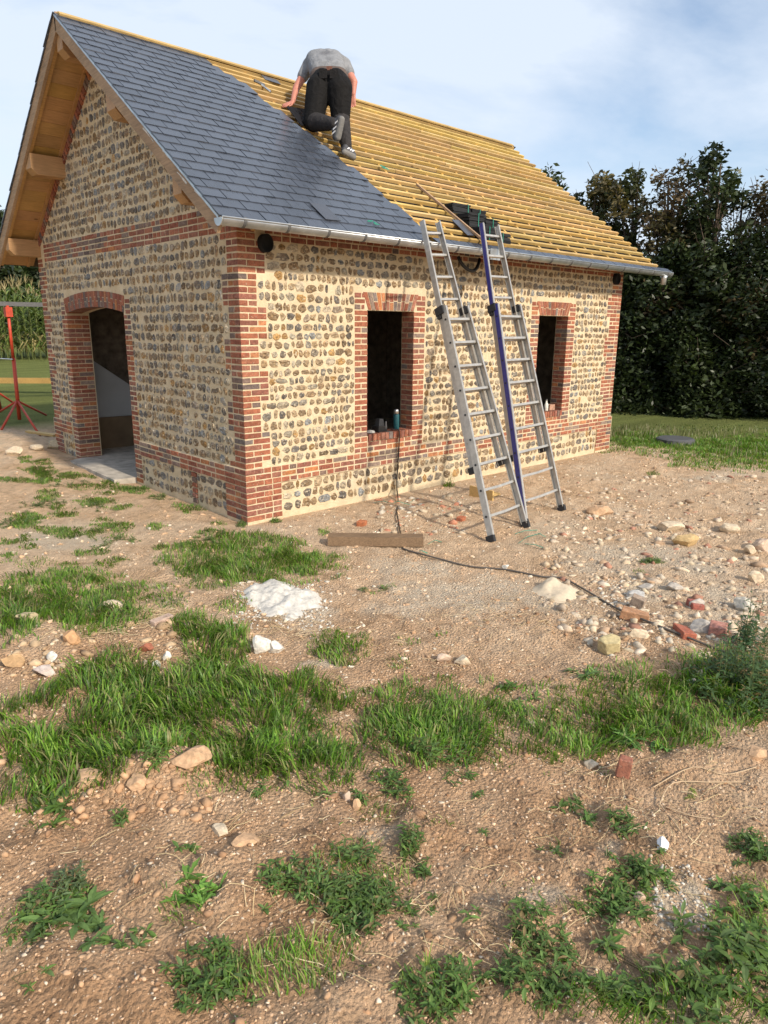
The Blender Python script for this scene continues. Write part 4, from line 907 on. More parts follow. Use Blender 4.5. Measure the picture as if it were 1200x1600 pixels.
# ------------------------------------------------------------------ stones and rubble
from mathutils import noise as mnoise
import bmesh
_b = bmesh.new(); bmesh.ops.create_icosphere(_b, subdivisions=3, radius=1.); _b.verts.index_update()
ICO_V = [v.co.copy() for v in _b.verts]; ICO_F = [tuple(v.index for v in f.verts) for f in _b.faces]; _b.free()
def rock_mb(c, sx, sy, sz, col, rot=0., n=9, jag=.22, m=None, sink=.25):
    m = m or MB(); planes = []
    for _ in range(11):
        d = Vector((random.gauss(0, 1), random.gauss(0, 1), random.gauss(0, 1))).normalized(); planes.append((d, random.uniform(.48, .92)))
    off = Vector((random.uniform(0, 50), random.uniform(0, 50), 0)); c0, s0 = math.cos(rot), math.sin(rot); V = []
    for v in ICO_V:
        p = v.copy()
        for d, k in planes:
            e = p.dot(d)-k
            if e > 0: p -= d*e
        p *= 1+.10*mnoise.noise(p*2.2+off)+.05*mnoise.noise(p*6+off)
        x, y = p.x*sx*1.12, p.y*sy*1.12; V.append((c[0]+x*c0-y*s0, c[1]+x*s0+y*c0, c[2]+(p.z*1.1+1-2*sink)*sz))
    cols = []
    for f in ICO_F: q = random.uniform(.92, 1.08); cols.append(tuple(w*q for w in col))
    m.add(V, ICO_F, cols); return m
def stone(px, py, wpx, hpx, col, label, name='loose_stone', cat='stone', jag=.2, rot=None):
    p = at(px, py+hpx*.4); d = (p-CAM)@AX_F; w = wpx*d/FPX; h = hpx*d/FPX
    z = hz(p[0], p[1]); a = rot if rot is not None else -.75+random.uniform(-.3, .3)
    rock_mb((p[0], p[1], z), w/2, w*.38, max(h*.5, .012), col, a, 9, jag).build(name, M['stone']); o = bpy.context.scene.collection.objects[-1]; return tag(o, label, cat)
CRM, WHT, OCH, PNK, GRY, RED, TAN = (.62, .50, .35), (.68, .64, .56), (.50, .32, .14), (.56, .42, .31), (.46, .41, .35), (.38, .13, .07), (.52, .33, .19)
for a in [(408, 1003, 32, 34, WHT, 'rounded white stone, left of the touching pair below the chalk heap'), (432, 1008, 26, 26, WHT, 'rounded white stone, right of the touching pair below the chalk heap'),
          (955, 1003, 46, 40, (.52, .42, .22), 'large yellowish stone beside the long cable'), (1072, 843, 38, 24, (.55, .38, .18), 'large ochre stone in the rubble right of the ladders'),
          (1045, 820, 44, 22, CRM, 'pale stone above the large ochre stone in the rubble'), (1142, 822, 36, 17, CRM, 'flat cream stone far right beyond the rubble'),
          (1192, 848, 36, 30, PNK, 'pinkish stone at the right edge of the picture'), (1172, 856, 20, 18, CRM, 'cream stone touching the pinkish one at the right edge'),
          (1178, 900, 26, 22, CRM, 'cream stone below the pinkish pair at the right edge'), (940, 795, 44, 18, TAN, 'broad tan stone right of the ladder feet'),
          (230, 1018, 27, 20, RED, 'rounded red brick lump in the grass'), (115, 1012, 30, 24, (.52, .30, .15), 'orange stone in the grass at the left'),
          (84, 1034, 17, 18, WHT, 'small white stone beside the orange one'), (72, 1050, 36, 19, (.56, .46, .40), 'flat pinkish-white stone near the left edge'),
          (176, 952, 34, 17, CRM, 'cream stone above the orange stone in the grass'), (262, 1030, 13, 20, WHT, 'small upright white stone beside the red brick lump'),
          (246, 1041, 18, 13, WHT, 'small white stone below the red brick lump'), (20, 1035, 36, 30, (.46, .30, .16), 'crumbly orange clod at the left edge'),
          (345, 1302, 30, 17, CRM, 'flat cream stone in the foreground soil'), (384, 1324, 44, 24, TAN, 'smooth tan clod right of the flat cream stone'),
          (1000, 1404, 20, 18, (.55, .40, .28), 'round pinkish pebble by the white powder patch'), (832, 1127, 13, 15, CRM, 'small cream pebble at the grass edge'),
          (692, 1026, 24, 17, PNK, 'pinkish stone, left of two lying on the bare soil'), (722, 1030, 30, 18, CRM, 'cream stone, right of two lying on the bare soil'),
          (542, 1240, 14, 22, PNK, 'small pink stone standing at the grass edge'), (557, 1252, 14, 20, TAN, 'small tan stone beside the pink one'),
          (996, 990, 30, 22, CRM, 'cream stone above the large yellowish stone'), (1010, 912, 24, 12, GRY, 'grey stone near the long cable'),
          (995, 925, 28, 14, (.45, .43, .4), 'bluish-grey stone beside the long cable'), (1052, 916, 26, 13, GRY, 'grey stone in the middle of the right rubble'),
          (1098, 975, 46, 20, GRY, 'long grey concrete fragment right of the cable'), (1088, 940, 26, 20, GRY, 'grey lump above the concrete fragment'),
          (1160, 940, 36, 26, (.5, .46, .38), 'pale grey lump left of the tall weed'), (1096, 1026, 28, 15, CRM, 'cream slab piece in the weeds, upper'), (1104, 1054, 34, 17, CRM, 'cream rounded slab piece in the weeds, middle'),
          (1078, 1068, 26, 18, (.55, .5, .42), 'pale slab piece in the weeds, lower'), (790, 885, 12, 8, WHT, 'small white pebble on the cable'),
          (1180, 1183, 36, 24, TAN, 'tan clod on the mound at the right edge'), (925, 1190, 24, 13, CRM, 'cream stone left of the upright brick'), (140, 1222, 50, 34, TAN, 'cracked tan clod on the mound below the grass'),
          (300, 1210, 60, 40, TAN, 'large cracked tan clod, right one on the mound below the grass'), (215, 1240, 34, 24, TAN, 'tan clod between the two cracked ones'), (45, 975, 34, 28, (.46, .37, .22), 'ochre clod in the grass at the left edge'), (85, 700, 30, 18, (.5, .42, .28), 'pale stone at the foot of the far cottage corner'), (25, 712, 26, 18, CRM, 'pale stone on the soil below the red trestle'), (60, 708, 22, 12, CRM, 'small pale stone between trestle and cottage')]:
    stone(*a)
def loose_brick(px, py, size, rot, tilt, col, label):
    p = at(px, py); z = hz(p[0], p[1]); lx, ly, lz = size; m = MB(); V = []
    Rm = Matrix.Rotation(rot, 3, 'Z') @ Matrix.Rotation(tilt, 3, 'X')
    for k in range(8):
        v = Vector(((k & 1)*lx-lx/2, ((k >> 1) & 1)*ly-ly/2, ((k >> 2) & 1)*lz))+Vector([random.uniform(-.006, .006) for _ in range(3)]); v = Rm @ v; V.append((p[0]+v.x, p[1]+v.y, z+v.z-.008))
    m.add(V, [(0, 2, 3, 1), (4, 5, 7, 6), (0, 1, 5, 4), (1, 3, 7, 5), (3, 2, 6, 7), (2, 0, 4, 6)], col); o = m.build('loose_brick', M['brick']); bv = o.modifiers.new('b', 'BEVEL'); bv.width = .005; bv.segments = 2; tag(o, label, 'brick')
loose_brick(972, 1218, (.05, .06, .10), .5, .1, (.34, .14, .09), 'broken red brick standing upright in the foreground soil')
loose_brick(255, 990, (.15, .05, .05), .2, .0, (.50, .36, .28), 'pale mortar-covered brick stick in the grass')
loose_brick(990, 968, (.10, .19, .07), .4, .1, (.45, .24, .13), 'orange brick lying on the long cable'); loose_brick(993, 950, (.07, .10, .11), .2, .2, (.36, .27, .2), 'brown brick standing behind the orange one')
loose_brick(1121, 988, (.14, .10, .07), .3, .0, (.46, .21, .16), 'pinkish brick beside the concrete fragment'); loose_brick(1068, 992, (.16, .1, .05), .9, .2, (.40, .13, .08), 'red tile piece left of the concrete fragment')
loose_brick(565, 821, (.10, .08, .06), .5, .1, (.46, .16, .07), 'orange brick bit on the soil near the wall'); loose_brick(1085, 948, (.12, .09, .05), .8, .1, (.36, .12, .09), 'red brick bit in the grey rubble'); loose_brick(720, 815, (.09, .07, .05), .2, .1, (.42, .14, .07), 'small red brick bit left of the ladder')
# crumpled white paper
p = at(1032, 1340); m = rock_mb((p[0], p[1], hz(p[0], p[1])), .028, .022, .028, (.72, .72, .74), 0, 10, .4); tag(m.build('crumpled_paper', M['white']), 'crumpled white paper in the weeds at the right', 'paper')
# heaps of chalk and lime
def heap(px, py, rx, ry, h, name, label, mat, seed):
    c, a, b = ellipse(px, py, rx, ry); n = 44; V = []; F = []
    for i in range(n+1):
        for j in range(n+1):
            u, v = i/n*2-1, j/n*2-1; x = c[0]+a[0]*u+b[0]*v; y = c[1]+a[1]*u+b[1]*v; r = math.hypot(u, v)
            X_, Y_ = np.array(x), np.array(y); w_ = float(fbm(X_*5, Y_*5, seed, 3))-.5
            lob = math.exp(-((u+.15)**2+(v+.15)**2)*5.5)+.55*math.exp(-((u-.42)**2+(v-.1)**2)*8)+.35*math.exp(-((u-.1)**2+(v-.5)**2)*9)
            q = max(0., lob*(1+1.1*w_)-.10); z = h*q*(.7+.6*float(fbm(X_*9, Y_*9, seed+5, 3)))+(.06*(float(fbm(X_*19, Y_*24, seed+8, 3))-.45) if seed < 80 else .008*w_)*min(1, q*4)
            V.append((x, y, hz(x, y)-.012+z+.004*(q > .02)))
    F = [(i*(n+1)+j, (i+1)*(n+1)+j, (i+1)*(n+1)+j+1, i*(n+1)+j+1) for i in range(n) for j in range(n)]
    m = MB().add(V, F); tag(m.build(name, mat, None, True), label, 'heap')
heap(436, 935, 84, 42, .085, 'chalk_heap', 'white crumbly chalk heap at the edge of the grass', M['chalk'], 70)
heap(868, 924, 50, 22, .10, 'lime_heap', 'smooth pale lime heap lying on the long cable', mat_simple('sandy_lime', (.60, .49, .35), .95, nscale=40, var=.15, bump=.5), 90)
CHK_AT = [(432, 935, 80, 34), (868, 930, 66, 24)]
# scattered pebbles, clods and rubble bits: uncountable
def scatter(n, region, smin, smax, cols, name, label, seed, pw=2.2):
    r = np.random.default_rng(seed); Vs = []; Fs = []; Cs = []; base = 0; cnt = 0
    ico = np.array([(0, 0, 1), (.894, 0, .447), (.276, .851, .447), (-.724, .526, .447), (-.724, -.526, .447), (.276, -.851, .447), (.724, .526, -.447), (-.276, .851, -.447), (-.894, 0, -.447), (-.276, -.851, -.447), (.724, -.526, -.447), (0, 0, -1)])
    fi = np.array([(0,1,2),(0,2,3),(0,3,4),(0,4,5),(0,5,1),(1,6,2),(2,7,3),(3,8,4),(4,9,5),(5,10,1),(6,7,2),(7,8,3),(8,9,4),(9,10,5),(10,6,1),(11,7,6),(11,8,7),(11,9,8),(11,10,9),(11,6,10)])
    x, y = region(r, n); ok = ~((x > -.03) & (x < L_+.03) & (y > -.03) & (y < W_)) & (lawn_mask(x, y) < .4); x, y = x[ok], y[ok]; z = ground_z(x, y); k = len(x)
    s = smin+(smax-smin)*r.random(k)**pw; sc = np.stack([s*r.uniform(.7, 1.4, k), s*r.uniform(.7, 1.3, k), s*r.uniform(.45, .85, k)], -1)
    V = np.repeat(ico[None], k, 0)*(1+r.uniform(-.2, .3, (k, 12, 1)))
    for _ in range(6):
        d_ = r.normal(size=(k, 3)); d_ /= np.linalg.norm(d_, axis=1)[:, None]; e_ = np.maximum(0, (V*d_[:, None, :]).sum(-1)-r.uniform(.25, .8, (k, 1))); V = V-e_[..., None]*d_[:, None, :]
    V = V*1.25*sc[:, None, :]; th = r.uniform(0, 6.28, k); c, sn = np.cos(th)[:, None], np.sin(th)[:, None]
    V = np.stack([V[..., 0]*c-V[..., 1]*sn, V[..., 0]*sn+V[..., 1]*c, V[..., 2]], -1)+np.stack([x, y, z-s*r.uniform(-.15, .25, k)], -1)[:, None, :]
    F = fi[None]+(np.arange(k)*12)[:, None, None]; cc = np.array(cols)[r.integers(0, len(cols), k)]*r.uniform(.8, 1.2, (k, 1)); C = np.repeat(cc, 20, 0)
    o = link(name, array_mesh(name, V.reshape(-1, 3), F.reshape(-1, 3), C), None, M['stone']); tag(o, label, 'rubble', None, 'stuff')
def reg_px(x0, x1, y0, y1):
    def f(r, n):
        px = r.uniform(x0, x1, n); py = r.uniform(y0, y1, n); P = np.array([at(a_, b_)[:2] for a_, b_ in zip(px, py)]); return P[:, 0], P[:, 1]
    return f
def reg_box(x0, x1, y0, y1): return lambda r, n: (r.uniform(x0, x1, n), r.uniform(y0, y1, n))
SOILC = [(.56, .37, .225), (.60, .41, .26), (.50, .32, .19), (.64, .47, .31), (.55, .36, .21), (.66, .54, .40)]
scatter(22000, reg_box(-4.0, .8, -5.9, -1.6), .002, .010, SOILC, 'soil_crumbs', 'small crumbs of soil and gravel over the foreground', 1, 3)
scatter(20000, reg_box(-3.75, -.6, -5.75, -3.3), .0015, .0065, SOILC+[(.32, .19, .11)], 'fine_crumbs', 'fine crumbs of reddish soil close to the camera', 12, 2.)
scatter(1500, reg_box(-3.8, .3, -5.6, -3.0), .005, .020, [(.38, .22, .12), (.32, .18, .095), (.44, .27, .15)], 'soil_clods', 'reddish clods of soil in the foreground', 2, 3)
scatter(5000, reg_box(-3.5, 8., -3.5, -.1), .006, .022, SOILC+[(.6, .52, .4)], 'yard_gravel', 'loose gravel over the sandy yard', 3, 3)
scatter(2600, reg_px(850, 1200, 742, 990), .004, .05, [(.56, .45, .31), (.5, .38, .25), (.46, .36, .26), (.40, .27, .17), (.6, .46, .32), (.62, .5, .36), (.58, .46, .33), (.6, .5, .38), (.40, .2, .13)], 'rubble', 'scattered stone and brick rubble right of the ladders', 4, 5.)
scatter(160, reg_px(590, 730, 775, 835), .012, .05, [(.55, .48, .38), (.5, .4, .28), (.46, .2, .12)], 'wall_rubble', 'small rubble along the foot of the long wall', 5, 2.5)
scatter(500, reg_px(0, 340, 720, 880), .004, .03, SOILC+[(.62, .54, .42)], 'gable_rubble', 'small rubble on the soil in front of the gable', 13, 3.)
scatter(260, reg_px(0, 330, 940, 1060), .01, .04, [(.5, .36, .22), (.55, .45, .32), (.42, .28, .16)], 'grass_edge_rubble', 'clods and stones among the grass at the left', 6, 2.5)
scatter(420, reg_px(60, 340, 1170, 1290), .004, .026, [(.44, .26, .14), (.50, .31, .175)], 'mound_clods', 'cracked clods on the mound below the grass', 7, 2.2)
scatter(300, reg_px(900, 1200, 960, 1030), .006, .04, [(.56, .5, .4), (.5, .42, .3), (.56, .46, .34), (.6, .5, .38)], 'edge_rubble', 'rubble beside the weeds at the right', 8, 3.5)

scatter(700, reg_px(360, 520, 905, 985), .003, .016, [(.6, .56, .48), (.55, .5, .42), (.64, .6, .52)], 'chalk_crumbs', 'white crumbs of chalk around the chalk heap', 9, 2.5)
scatter(250, reg_px(930, 1010, 905, 950), .004, .02, [(.62, .56, .46), (.55, .47, .36)], 'lime_crumbs', 'pale crumbs right of the lime heap', 10, 2.5)
scatter(300, reg_px(1020, 1110, 1360, 1460), .002, .010, [(.62, .58, .5), (.55, .5, .42)], 'powder_crumbs', 'white crumbs on the powder patch at the lower right', 11, 2.5)
# ------------------------------------------------------------------ grass and weeds
def blades(patches, name, label, dens, hmin, hmax, width, cols, seed, lean=.5, clump=0.):
    r = np.random.default_rng(seed); X = []; Y = []; Hh = []
    for (px, py, rx, ry, d, hf) in patches:
        e = ellipse(px, py, rx, ry); c, a, b = e; area = math.pi*abs(a[0]*b[1]-a[1]*b[0]); n = int(area*dens*d)
        if n < 1: continue
        th = r.uniform(0, 6.283, n); rr = np.sqrt(r.random(n))*1.12; u, v = rr*np.cos(th), rr*np.sin(th)
        x = c[0]+a[0]*u+b[0]*v; y = c[1]+a[1]*u+b[1]*v
        nzv = fbm(x*6, y*6, seed, 3); k = (nzv-.47)*2.4+(1.05-rr)*1.2 > r.uniform(-.1, .45, n)
        x, y, rr, nzv = x[k], y[k], rr[k], nzv[k]; X.append(x); Y.append(y); Hh.append(hf*(.55+.45*np.clip(1.15-rr, 0, 1))*(.5+1.0*nzv))
    x = np.concatenate(X); y = np.concatenate(Y); hf = np.concatenate(Hh)
    ok = ~((x > -.02) & (x < L_+.02) & (y > -.02) & (y < W_)); x, y, hf = x[ok], y[ok], hf[ok]; k = len(x); z = ground_z(x, y)-.004
    h = r.uniform(hmin, hmax, k)*hf; th = vnoise(x*5, y*5, seed+3)*9+r.normal(0, .8, k); ln = h*lean*r.uniform(.2, 1.5, k); w = width*r.uniform(.6, 1.3, k)*(.6+.4*hf)
    dx, dy = np.cos(th), np.sin(th); wx, wy = -dy*w, dx*w
    ph = r.uniform(-.6, .6, k); wx, wy = wx*np.cos(ph)-wy*np.sin(ph), wx*np.sin(ph)+wy*np.cos(ph)
    P = []
    for f, g, ww in ((0, 0, .8), (.5, .22, 1.), (.85, .62, .6)):
        cx, cy, cz = x+dx*ln*g, y+dy*ln*g, z+h*f
        P += [np.stack([cx-wx*ww, cy-wy*ww, cz], -1), np.stack([cx+wx*ww, cy+wy*ww, cz], -1)]
    P.append(np.stack([x+dx*ln, y+dy*ln, z+h*(1-.12*lean)], -1)); V = np.stack(P, 1).reshape(-1, 3); o_ = (np.arange(k)*7)[:, None]
    T = np.array([(0, 1, 3), (0, 3, 2), (2, 3, 5), (2, 5, 4), (4, 5, 6)]); F = (o_[:, :, None]+T[None]).reshape(-1, 3)
    cc = np.array(cols)[r.integers(0, len(cols), k)]*r.uniform(.75, 1.25, (k, 1)); C = np.repeat(cc, 5, 0)
    o = link(name, array_mesh(name, V, F, C), None, M['grass']); return tag(o, label, 'grass', None, 'stuff')
GR = [(.14, .285, .028), (.175, .32, .036), (.11, .225, .024), (.22, .34, .05), (.21, .26, .07), (.075, .155, .02), (.09, .17, .03), (.30, .27, .12)]
GDULL = [(.13, .19, .045), (.16, .20, .06), (.11, .165, .04), (.24, .22, .1)]
main = [(290, 1110, 265, 85, 1, 1.), (110, 1185, 150, 70, 1, .9), (325, 1005, 62, 40, 1, .95), (440, 1190, 110, 55, 1, .9), (640, 1150, 110, 60, .8, .7), (530, 1012, 46, 28, .9, .6), (30, 1230, 60, 40, .7, .7), (200, 1050, 60, 30, .6, .7)]
blades(main, 'tall_grass', 'lush tall green grass across the middle foreground', 5200, .05, .145, .0042, GR, 21, .75)
mid = [(370, 868, 120, 36, 1, .8), (430, 885, 110, 26, 1, .7), (500, 882, 50, 18, .8, .6), (330, 900, 50, 22, .7, .6), (60, 925, 120, 34, .8, .8), (50, 960, 110, 34, .8, 1.), (190, 935, 95, 34, .9, .6), (150, 975, 80, 32, .9, .8), (110, 905, 90, 16, .7, .5), (20, 1000, 50, 30, .7, .8), (365, 948, 32, 14, .8, .5), (690, 1110, 150, 50, .9, .7), (790, 1140, 170, 50, .95, .7), (930, 1125, 150, 50, .9, .7), (1040, 1115, 130, 62, .95, .9), (1120, 1070, 90, 60, .8, 1.), (1010, 1060, 90, 30, .45, .6), (880, 1080, 120, 16, .5, .5), (45, 880, 50, 8, .5, .4)]
blades(mid, 'grass_patches', 'patches of green grass on the bare soil', 3600, .05, .13, .004, GR, 22, .8)
low = [(540, 1370, 100, 55, .7, .7), (480, 1500, 80, 26, .7, .8), (410, 1540, 130, 36, .7, .8), (300, 1420, 50, 40, .5, .7), (820, 1520, 80, 60, .5, .7), (1060, 1570, 150, 45, .9, 1.), (900, 1580, 90, 30, .6, .8), (660, 1560, 60, 40, .5, .7), (1170, 1440, 60, 80, .6, .9), (600, 1270, 40, 14, .5, .5), (560, 1330, 50, 20, .6, .6), (330, 1240, 50, 20, .5, .5), (160, 1230, 50, 14, .4, .5), (80, 1290, 50, 16, .4, .5), (800, 1390, 60, 14, .3, .4), (900, 1420, 50, 12, .4, .5), (30, 1460, 50, 40, .4, .5), (1000, 1390, 40, 14, .5, .6)]
blades(low, 'foreground_tufts', 'thin green tufts on the foreground soil', 8000, .03, .09, .0026, GR, 23, .9)
tiny = [(random.uniform(0, 340), random.uniform(725, 900), random.uniform(9, 34), random.uniform(3, 7), 1.4, .55) for _ in range(60)]+[(140, 785, 40, 8, 1, .5), (215, 765, 20, 6, 1, .5), (292, 802, 9, 5, 1, .6), (378, 815, 9, 5, 1.2, .8), (430, 812, 8, 5, 1.2, .7), (505, 832, 12, 6, 1, .5), (575, 920, 26, 10, .6, .4), (640, 1005, 22, 8, .6, .5), (690, 995, 16, 6, .6, .5), (620, 1040, 20, 10, .6, .5), (930, 1065, 20, 6, .8, .4), (700, 752, 10, 8, 1.6, .8), (1020, 740, 10, 4, .8, .5), (1000, 895, 12, 4, .8, .4), (180, 840, 30, 6, .7, .4)]+[(random.uniform(380, 1150), random.uniform(1200, 1560), random.uniform(10, 26), random.uniform(4, 10), .6, .35) for _ in range(40)]
blades(tiny, 'sparse_seedlings', 'sparse seedlings dotted over the bare soil', 4200, .03, .10, .0045, GR+GDULL, 24, .9)
far = [(1080, 695, 150, 16, 1, 1.), (1150, 715, 110, 20, 1, 1.2), (1000, 685, 60, 12, 1, 1.2), (1190, 700, 90, 22, 1, 1.3)]
blades(far, 'rough_grass_strip', 'rough green grass along the lawn edge at the right', 1100, .025, .08, .006, GR, 25, .6)
blades([(1060, 680, 130, 9, 1, 1.), (1160, 712, 60, 10, .8, 1.1), (1000, 676, 50, 8, 1, 1.)], 'seeding_weeds', 'pale seeding weeds standing in the rough grass', 120, .08, .20, .006, [(.28, .26, .14), (.34, .3, .19), (.2, .22, .1)], 26, .3)
def lawn_blades():
    r = np.random.default_rng(4); 
    return [(1080, 672, 140, 9, .5, .8)]
blades(lawn_blades(), 'lawn_grass', 'short mown lawn grass', 260, .04, .07, .010, [(.10, .15, .035), (.13, .165, .05), (.08, .125, .03)], 27, .5)
# dry straw
def straw(patches, name, label, seed, ln=(.05, .18)):
    m = MB(); r = random.Random(seed)
    for px, py, rx, ry, n in patches:
        for _ in range(n):
            t = r.uniform(0, 6.28); q = math.sqrt(r.random()); p = at(px+rx*q*math.cos(t), py+ry*q*math.sin(t)); a_ = r.uniform(0, 6.28); l = r.uniform(*ln); x, y = p[0], p[1]; P = []
            bend = r.uniform(-.6, .6)
            for i in range(4):
                P.append((x, y, hz(x, y)+.006+r.uniform(0, .02))); x += math.cos(a_)*l/3; y += math.sin(a_)*l/3; a_ += bend*.5
            c = r.choice([(.55, .42, .22), (.48, .36, .2), (.62, .5, .3), (.36, .25, .14)]); m.tube(P, [.0014, .0014, .0012, .0008], 3, c, False)
    tag(m.build(name, M['straw']), label, 'straw', None, 'stuff')
straw([(230, 975, 70, 22, 260), (130, 1005, 60, 14, 90), (290, 1040, 50, 14, 90), (460, 985, 40, 20, 60), (60, 930, 40, 12, 30)], 'dry_straw', 'dry straw lying in the grass at the left', 5)
straw([(700, 1000, 200, 50, 120), (1000, 1260, 190, 70, 130), (600, 1400, 560, 150, 200), (700, 1480, 300, 80, 60)], 'straw_bits', 'loose straw and roots over the foreground', 6, (.04, .14))
straw([(850, 960, 160, 30, 70), (980, 1060, 90, 20, 60)], 'dry_stems', 'dry stems on the soil beside the cable', 7)
m = MB()
for P in ([(1020, 1235), (1080, 1215), (1130, 1222), (1180, 1212)], [(1030, 1260), (1050, 1235), (1110, 1232), (1160, 1230)], [(1030, 1260), (1050, 1290), (1065, 1310)], [(1040, 1265), (1080, 1280), (1110, 1285)]):
    m.tube(smooth_path([gl(*q, .012) for q in P], 4), .0028, 5, (.5, .36, .22))
tag(m.build('dry_roots', M['straw']), 'long pale dry roots on the mound at the right', 'root', None, 'stuff')
# leafy weeds
def leaf_add(m, b, d, ln, w, curl, col, up=(0, 0, 1.), lobed=False):
    b = np.array(b, float); d = np.array(d, float); d /= np.linalg.norm(d); s = np.cross(d, up); s /= (np.linalg.norm(s)+1e-6); n_ = np.cross(s, d)
    prof = [(0, .12), (.2, .55), (.45, 1.), (.7, .8), (.9, .35), (1., .03)] if not lobed else [(0, .15), (.15, .5), (.25, .3), (.42, .85), (.5, .45), (.68, 1.), (.78, .55), (1., .05)]
    V = []
    for f, ww in prof:
        c = b+d*ln*f+n_*(-curl*ln*f*f); V += [c-s*w*ww/2+n_*w*.12*ww, c, c+s*w*ww/2+n_*w*.12*ww]
    F = [(i*3+k, i*3+k+1, i*3+k+4, i*3+k+3) for i in range(len(prof)-1) for k in (0, 1)]
    q = random.uniform(.75, 1.25); m.add(V, F, tuple(v*q for v in col))
WG_ = [(.12, .21, .045), (.095, .175, .04), (.15, .24, .055), (.12, .18, .06)]
def weed(px, py, rpx, hgt, label, style='rosette', n=26, col=None, name='weed_plant'):
    p = at(px, py); d = (p-CAM)@AX_F; rad = rpx*d/FPX; m = MB(); cols = [tuple(v*1.55*k for v in col) for k in (.8, 1., 1.2)] if col else WG_; sd = int(px+py)
    if style == 'rosette':                                   # several small crowns of leaves rather than one
        for _ in range(max(3, n//5)):
            q = math.sqrt(random.random())*rad*.75; t = random.uniform(0, 6.28); cx, cy = p[0]+math.cos(t)*q, p[1]+math.sin(t)*q; m.tube([(p[0], p[1], hz(p[0], p[1])+.004), ((p[0]+cx)/2, (p[1]+cy)/2, hz((p[0]+cx)/2, (p[1]+cy)/2)+.004), (cx, cy, hz(cx, cy)+.005)], .0012, 3, (.16, .15, .06), False); r0 = min(rad*.6, .085)*random.uniform(.5, 1.1)
            for i in range(random.randint(7, 13)):
                a_ = random.uniform(0, 6.28); el = random.uniform(.1, 1.0); ln = r0*random.uniform(.5, 1.1)
                leaf_add(m, (cx, cy, hz(cx, cy)+.004), (math.cos(a_)*math.cos(el), math.sin(a_)*math.cos(el), math.sin(el)), ln, ln*random.uniform(.22, .42), random.uniform(.2, .8), random.choice(cols), lobed=random.random() < .5)
    else:
        for i in range(int(n*2.4)):
            q = random.random()**.75*rad*1.35; t = random.uniform(0, 6.28); b = np.array([p[0]+math.cos(t)*q, p[1]+math.sin(t)*q, 0])
            if style != 'bush' and float(fbm(np.array(b[0]*9), np.array(b[1]*9), sd, 2)) < .36+.2*q/rad: continue
            b[2] = hz(b[0], b[1]); m.tube([(p[0], p[1], hz(p[0], p[1])+.003), ((p[0]+b[0])/2, (p[1]+b[1])/2, hz((p[0]+b[0])/2, (p[1]+b[1])/2)+.003), b], .001, 3, (.16, .15, .06), False); H = hgt*random.uniform(.25, 1.)*max(.25, 1.15-.6*q/rad); ln0 = .03 if style == 'stems' else .045 if style == 'broad' else .055
            tip = b+np.array([random.uniform(-.45, .45)*H, random.uniform(-.45, .45)*H, H]) if style != 'bush' else b+np.array([random.uniform(-.12, .12)*H, random.uniform(-.12, .12)*H, H])
            m.tube([b, (b+tip)/2, tip], [.0022, .0018, .001], 4, (.13, .16, .06), False); k = 8 if style != 'bush' else 18
            for j in range(k):
                f = (j+.8)/k; c = b+(tip-b)*f; a_ = j*2.4+i; el = random.uniform(-.1, .8); ln = ln0*(1.15-.5*f if style == 'bush' else 1)*random.uniform(.5, 1.3)
                leaf_add(m, c, (math.cos(a_)*math.cos(el), math.sin(a_)*math.cos(el), math.sin(el)), ln, ln*random.uniform(.18, .42), random.uniform(.1, .6), random.choice(cols) if random.random() > .07 else (.28, .20, .09))
    tag(m.build(name, M['weed']), label, 'weed')
weed(1165, 1085, 62, .42, 'tall bushy dark weed at the right edge above the slab pieces', 'bush', 34, (.05, .085, .03)); weed(1168, 1010, 26, .40, 'pointed leafy weed standing behind the bushy one at the right', 'bush', 8, (.045, .085, .035))
weed(1190, 1050, 30, .34, 'weed with pale pink seed heads at the right edge', 'stems', 16, (.24, .17, .12))
weed(1175, 1440, 75, .20, 'broad-leaved dock plant at the lower right edge', 'rosette', 46, (.085, .15, .035)); weed(1120, 1385, 30, .1, 'small leafy weed above the dock plant', 'rosette', 22)
weed(540, 1380, 80, .10, 'wide patch of small leaning weeds in the lower middle', 'stems', 80, (.085, .135, .04)); weed(310, 1415, 52, .1, 'bright green dandelion rosette in the foreground', 'rosette', 40, (.10, .19, .035))
weed(130, 1450, 78, .08, 'dark lobed thistle-like weed at the lower left', 'rosette', 70, (.075, .125, .035)); weed(110, 1400, 60, .08, 'grey-green weed spreading above the lower left one', 'stems', 30, (.09, .125, .055))
weed(900, 1265, 36, .08, 'leafy weed alone on the soil right of the middle', 'rosette', 40); weed(745, 1305, 22, .06, 'small weed on the soil left of the lone leafy one', 'rosette', 18)
weed(800, 1480, 70, .10, 'row of dark leaning weeds in the lower middle right', 'stems', 55, (.08, .13, .035)); weed(850, 1550, 60, .10, 'dark weeds at the bottom edge right of the middle', 'stems', 40, (.08, .135, .035)); weed(1080, 1550, 110, .13, 'broad grassy weeds at the bottom right corner', 'broad', 46)
weed(800, 1090, 50, .09, 'leafy weed clump at the top of the right grass patch', 'rosette', 44); weed(1010, 1150, 60, .08, 'dandelion-like weed in the right grass patch', 'rosette', 44, (.09, .17, .04)); weed(915, 1060, 30, .06, 'flat pale green weed at the soil edge', 'rosette', 22, (.10, .16, .05)); weed(660, 1180, 70, .09, 'nettle-like weeds at the right end of the tall grass', 'stems', 60); weed(450, 1215, 60, .12, 'leafy weeds at the lower edge of the tall grass', 'stems', 40)
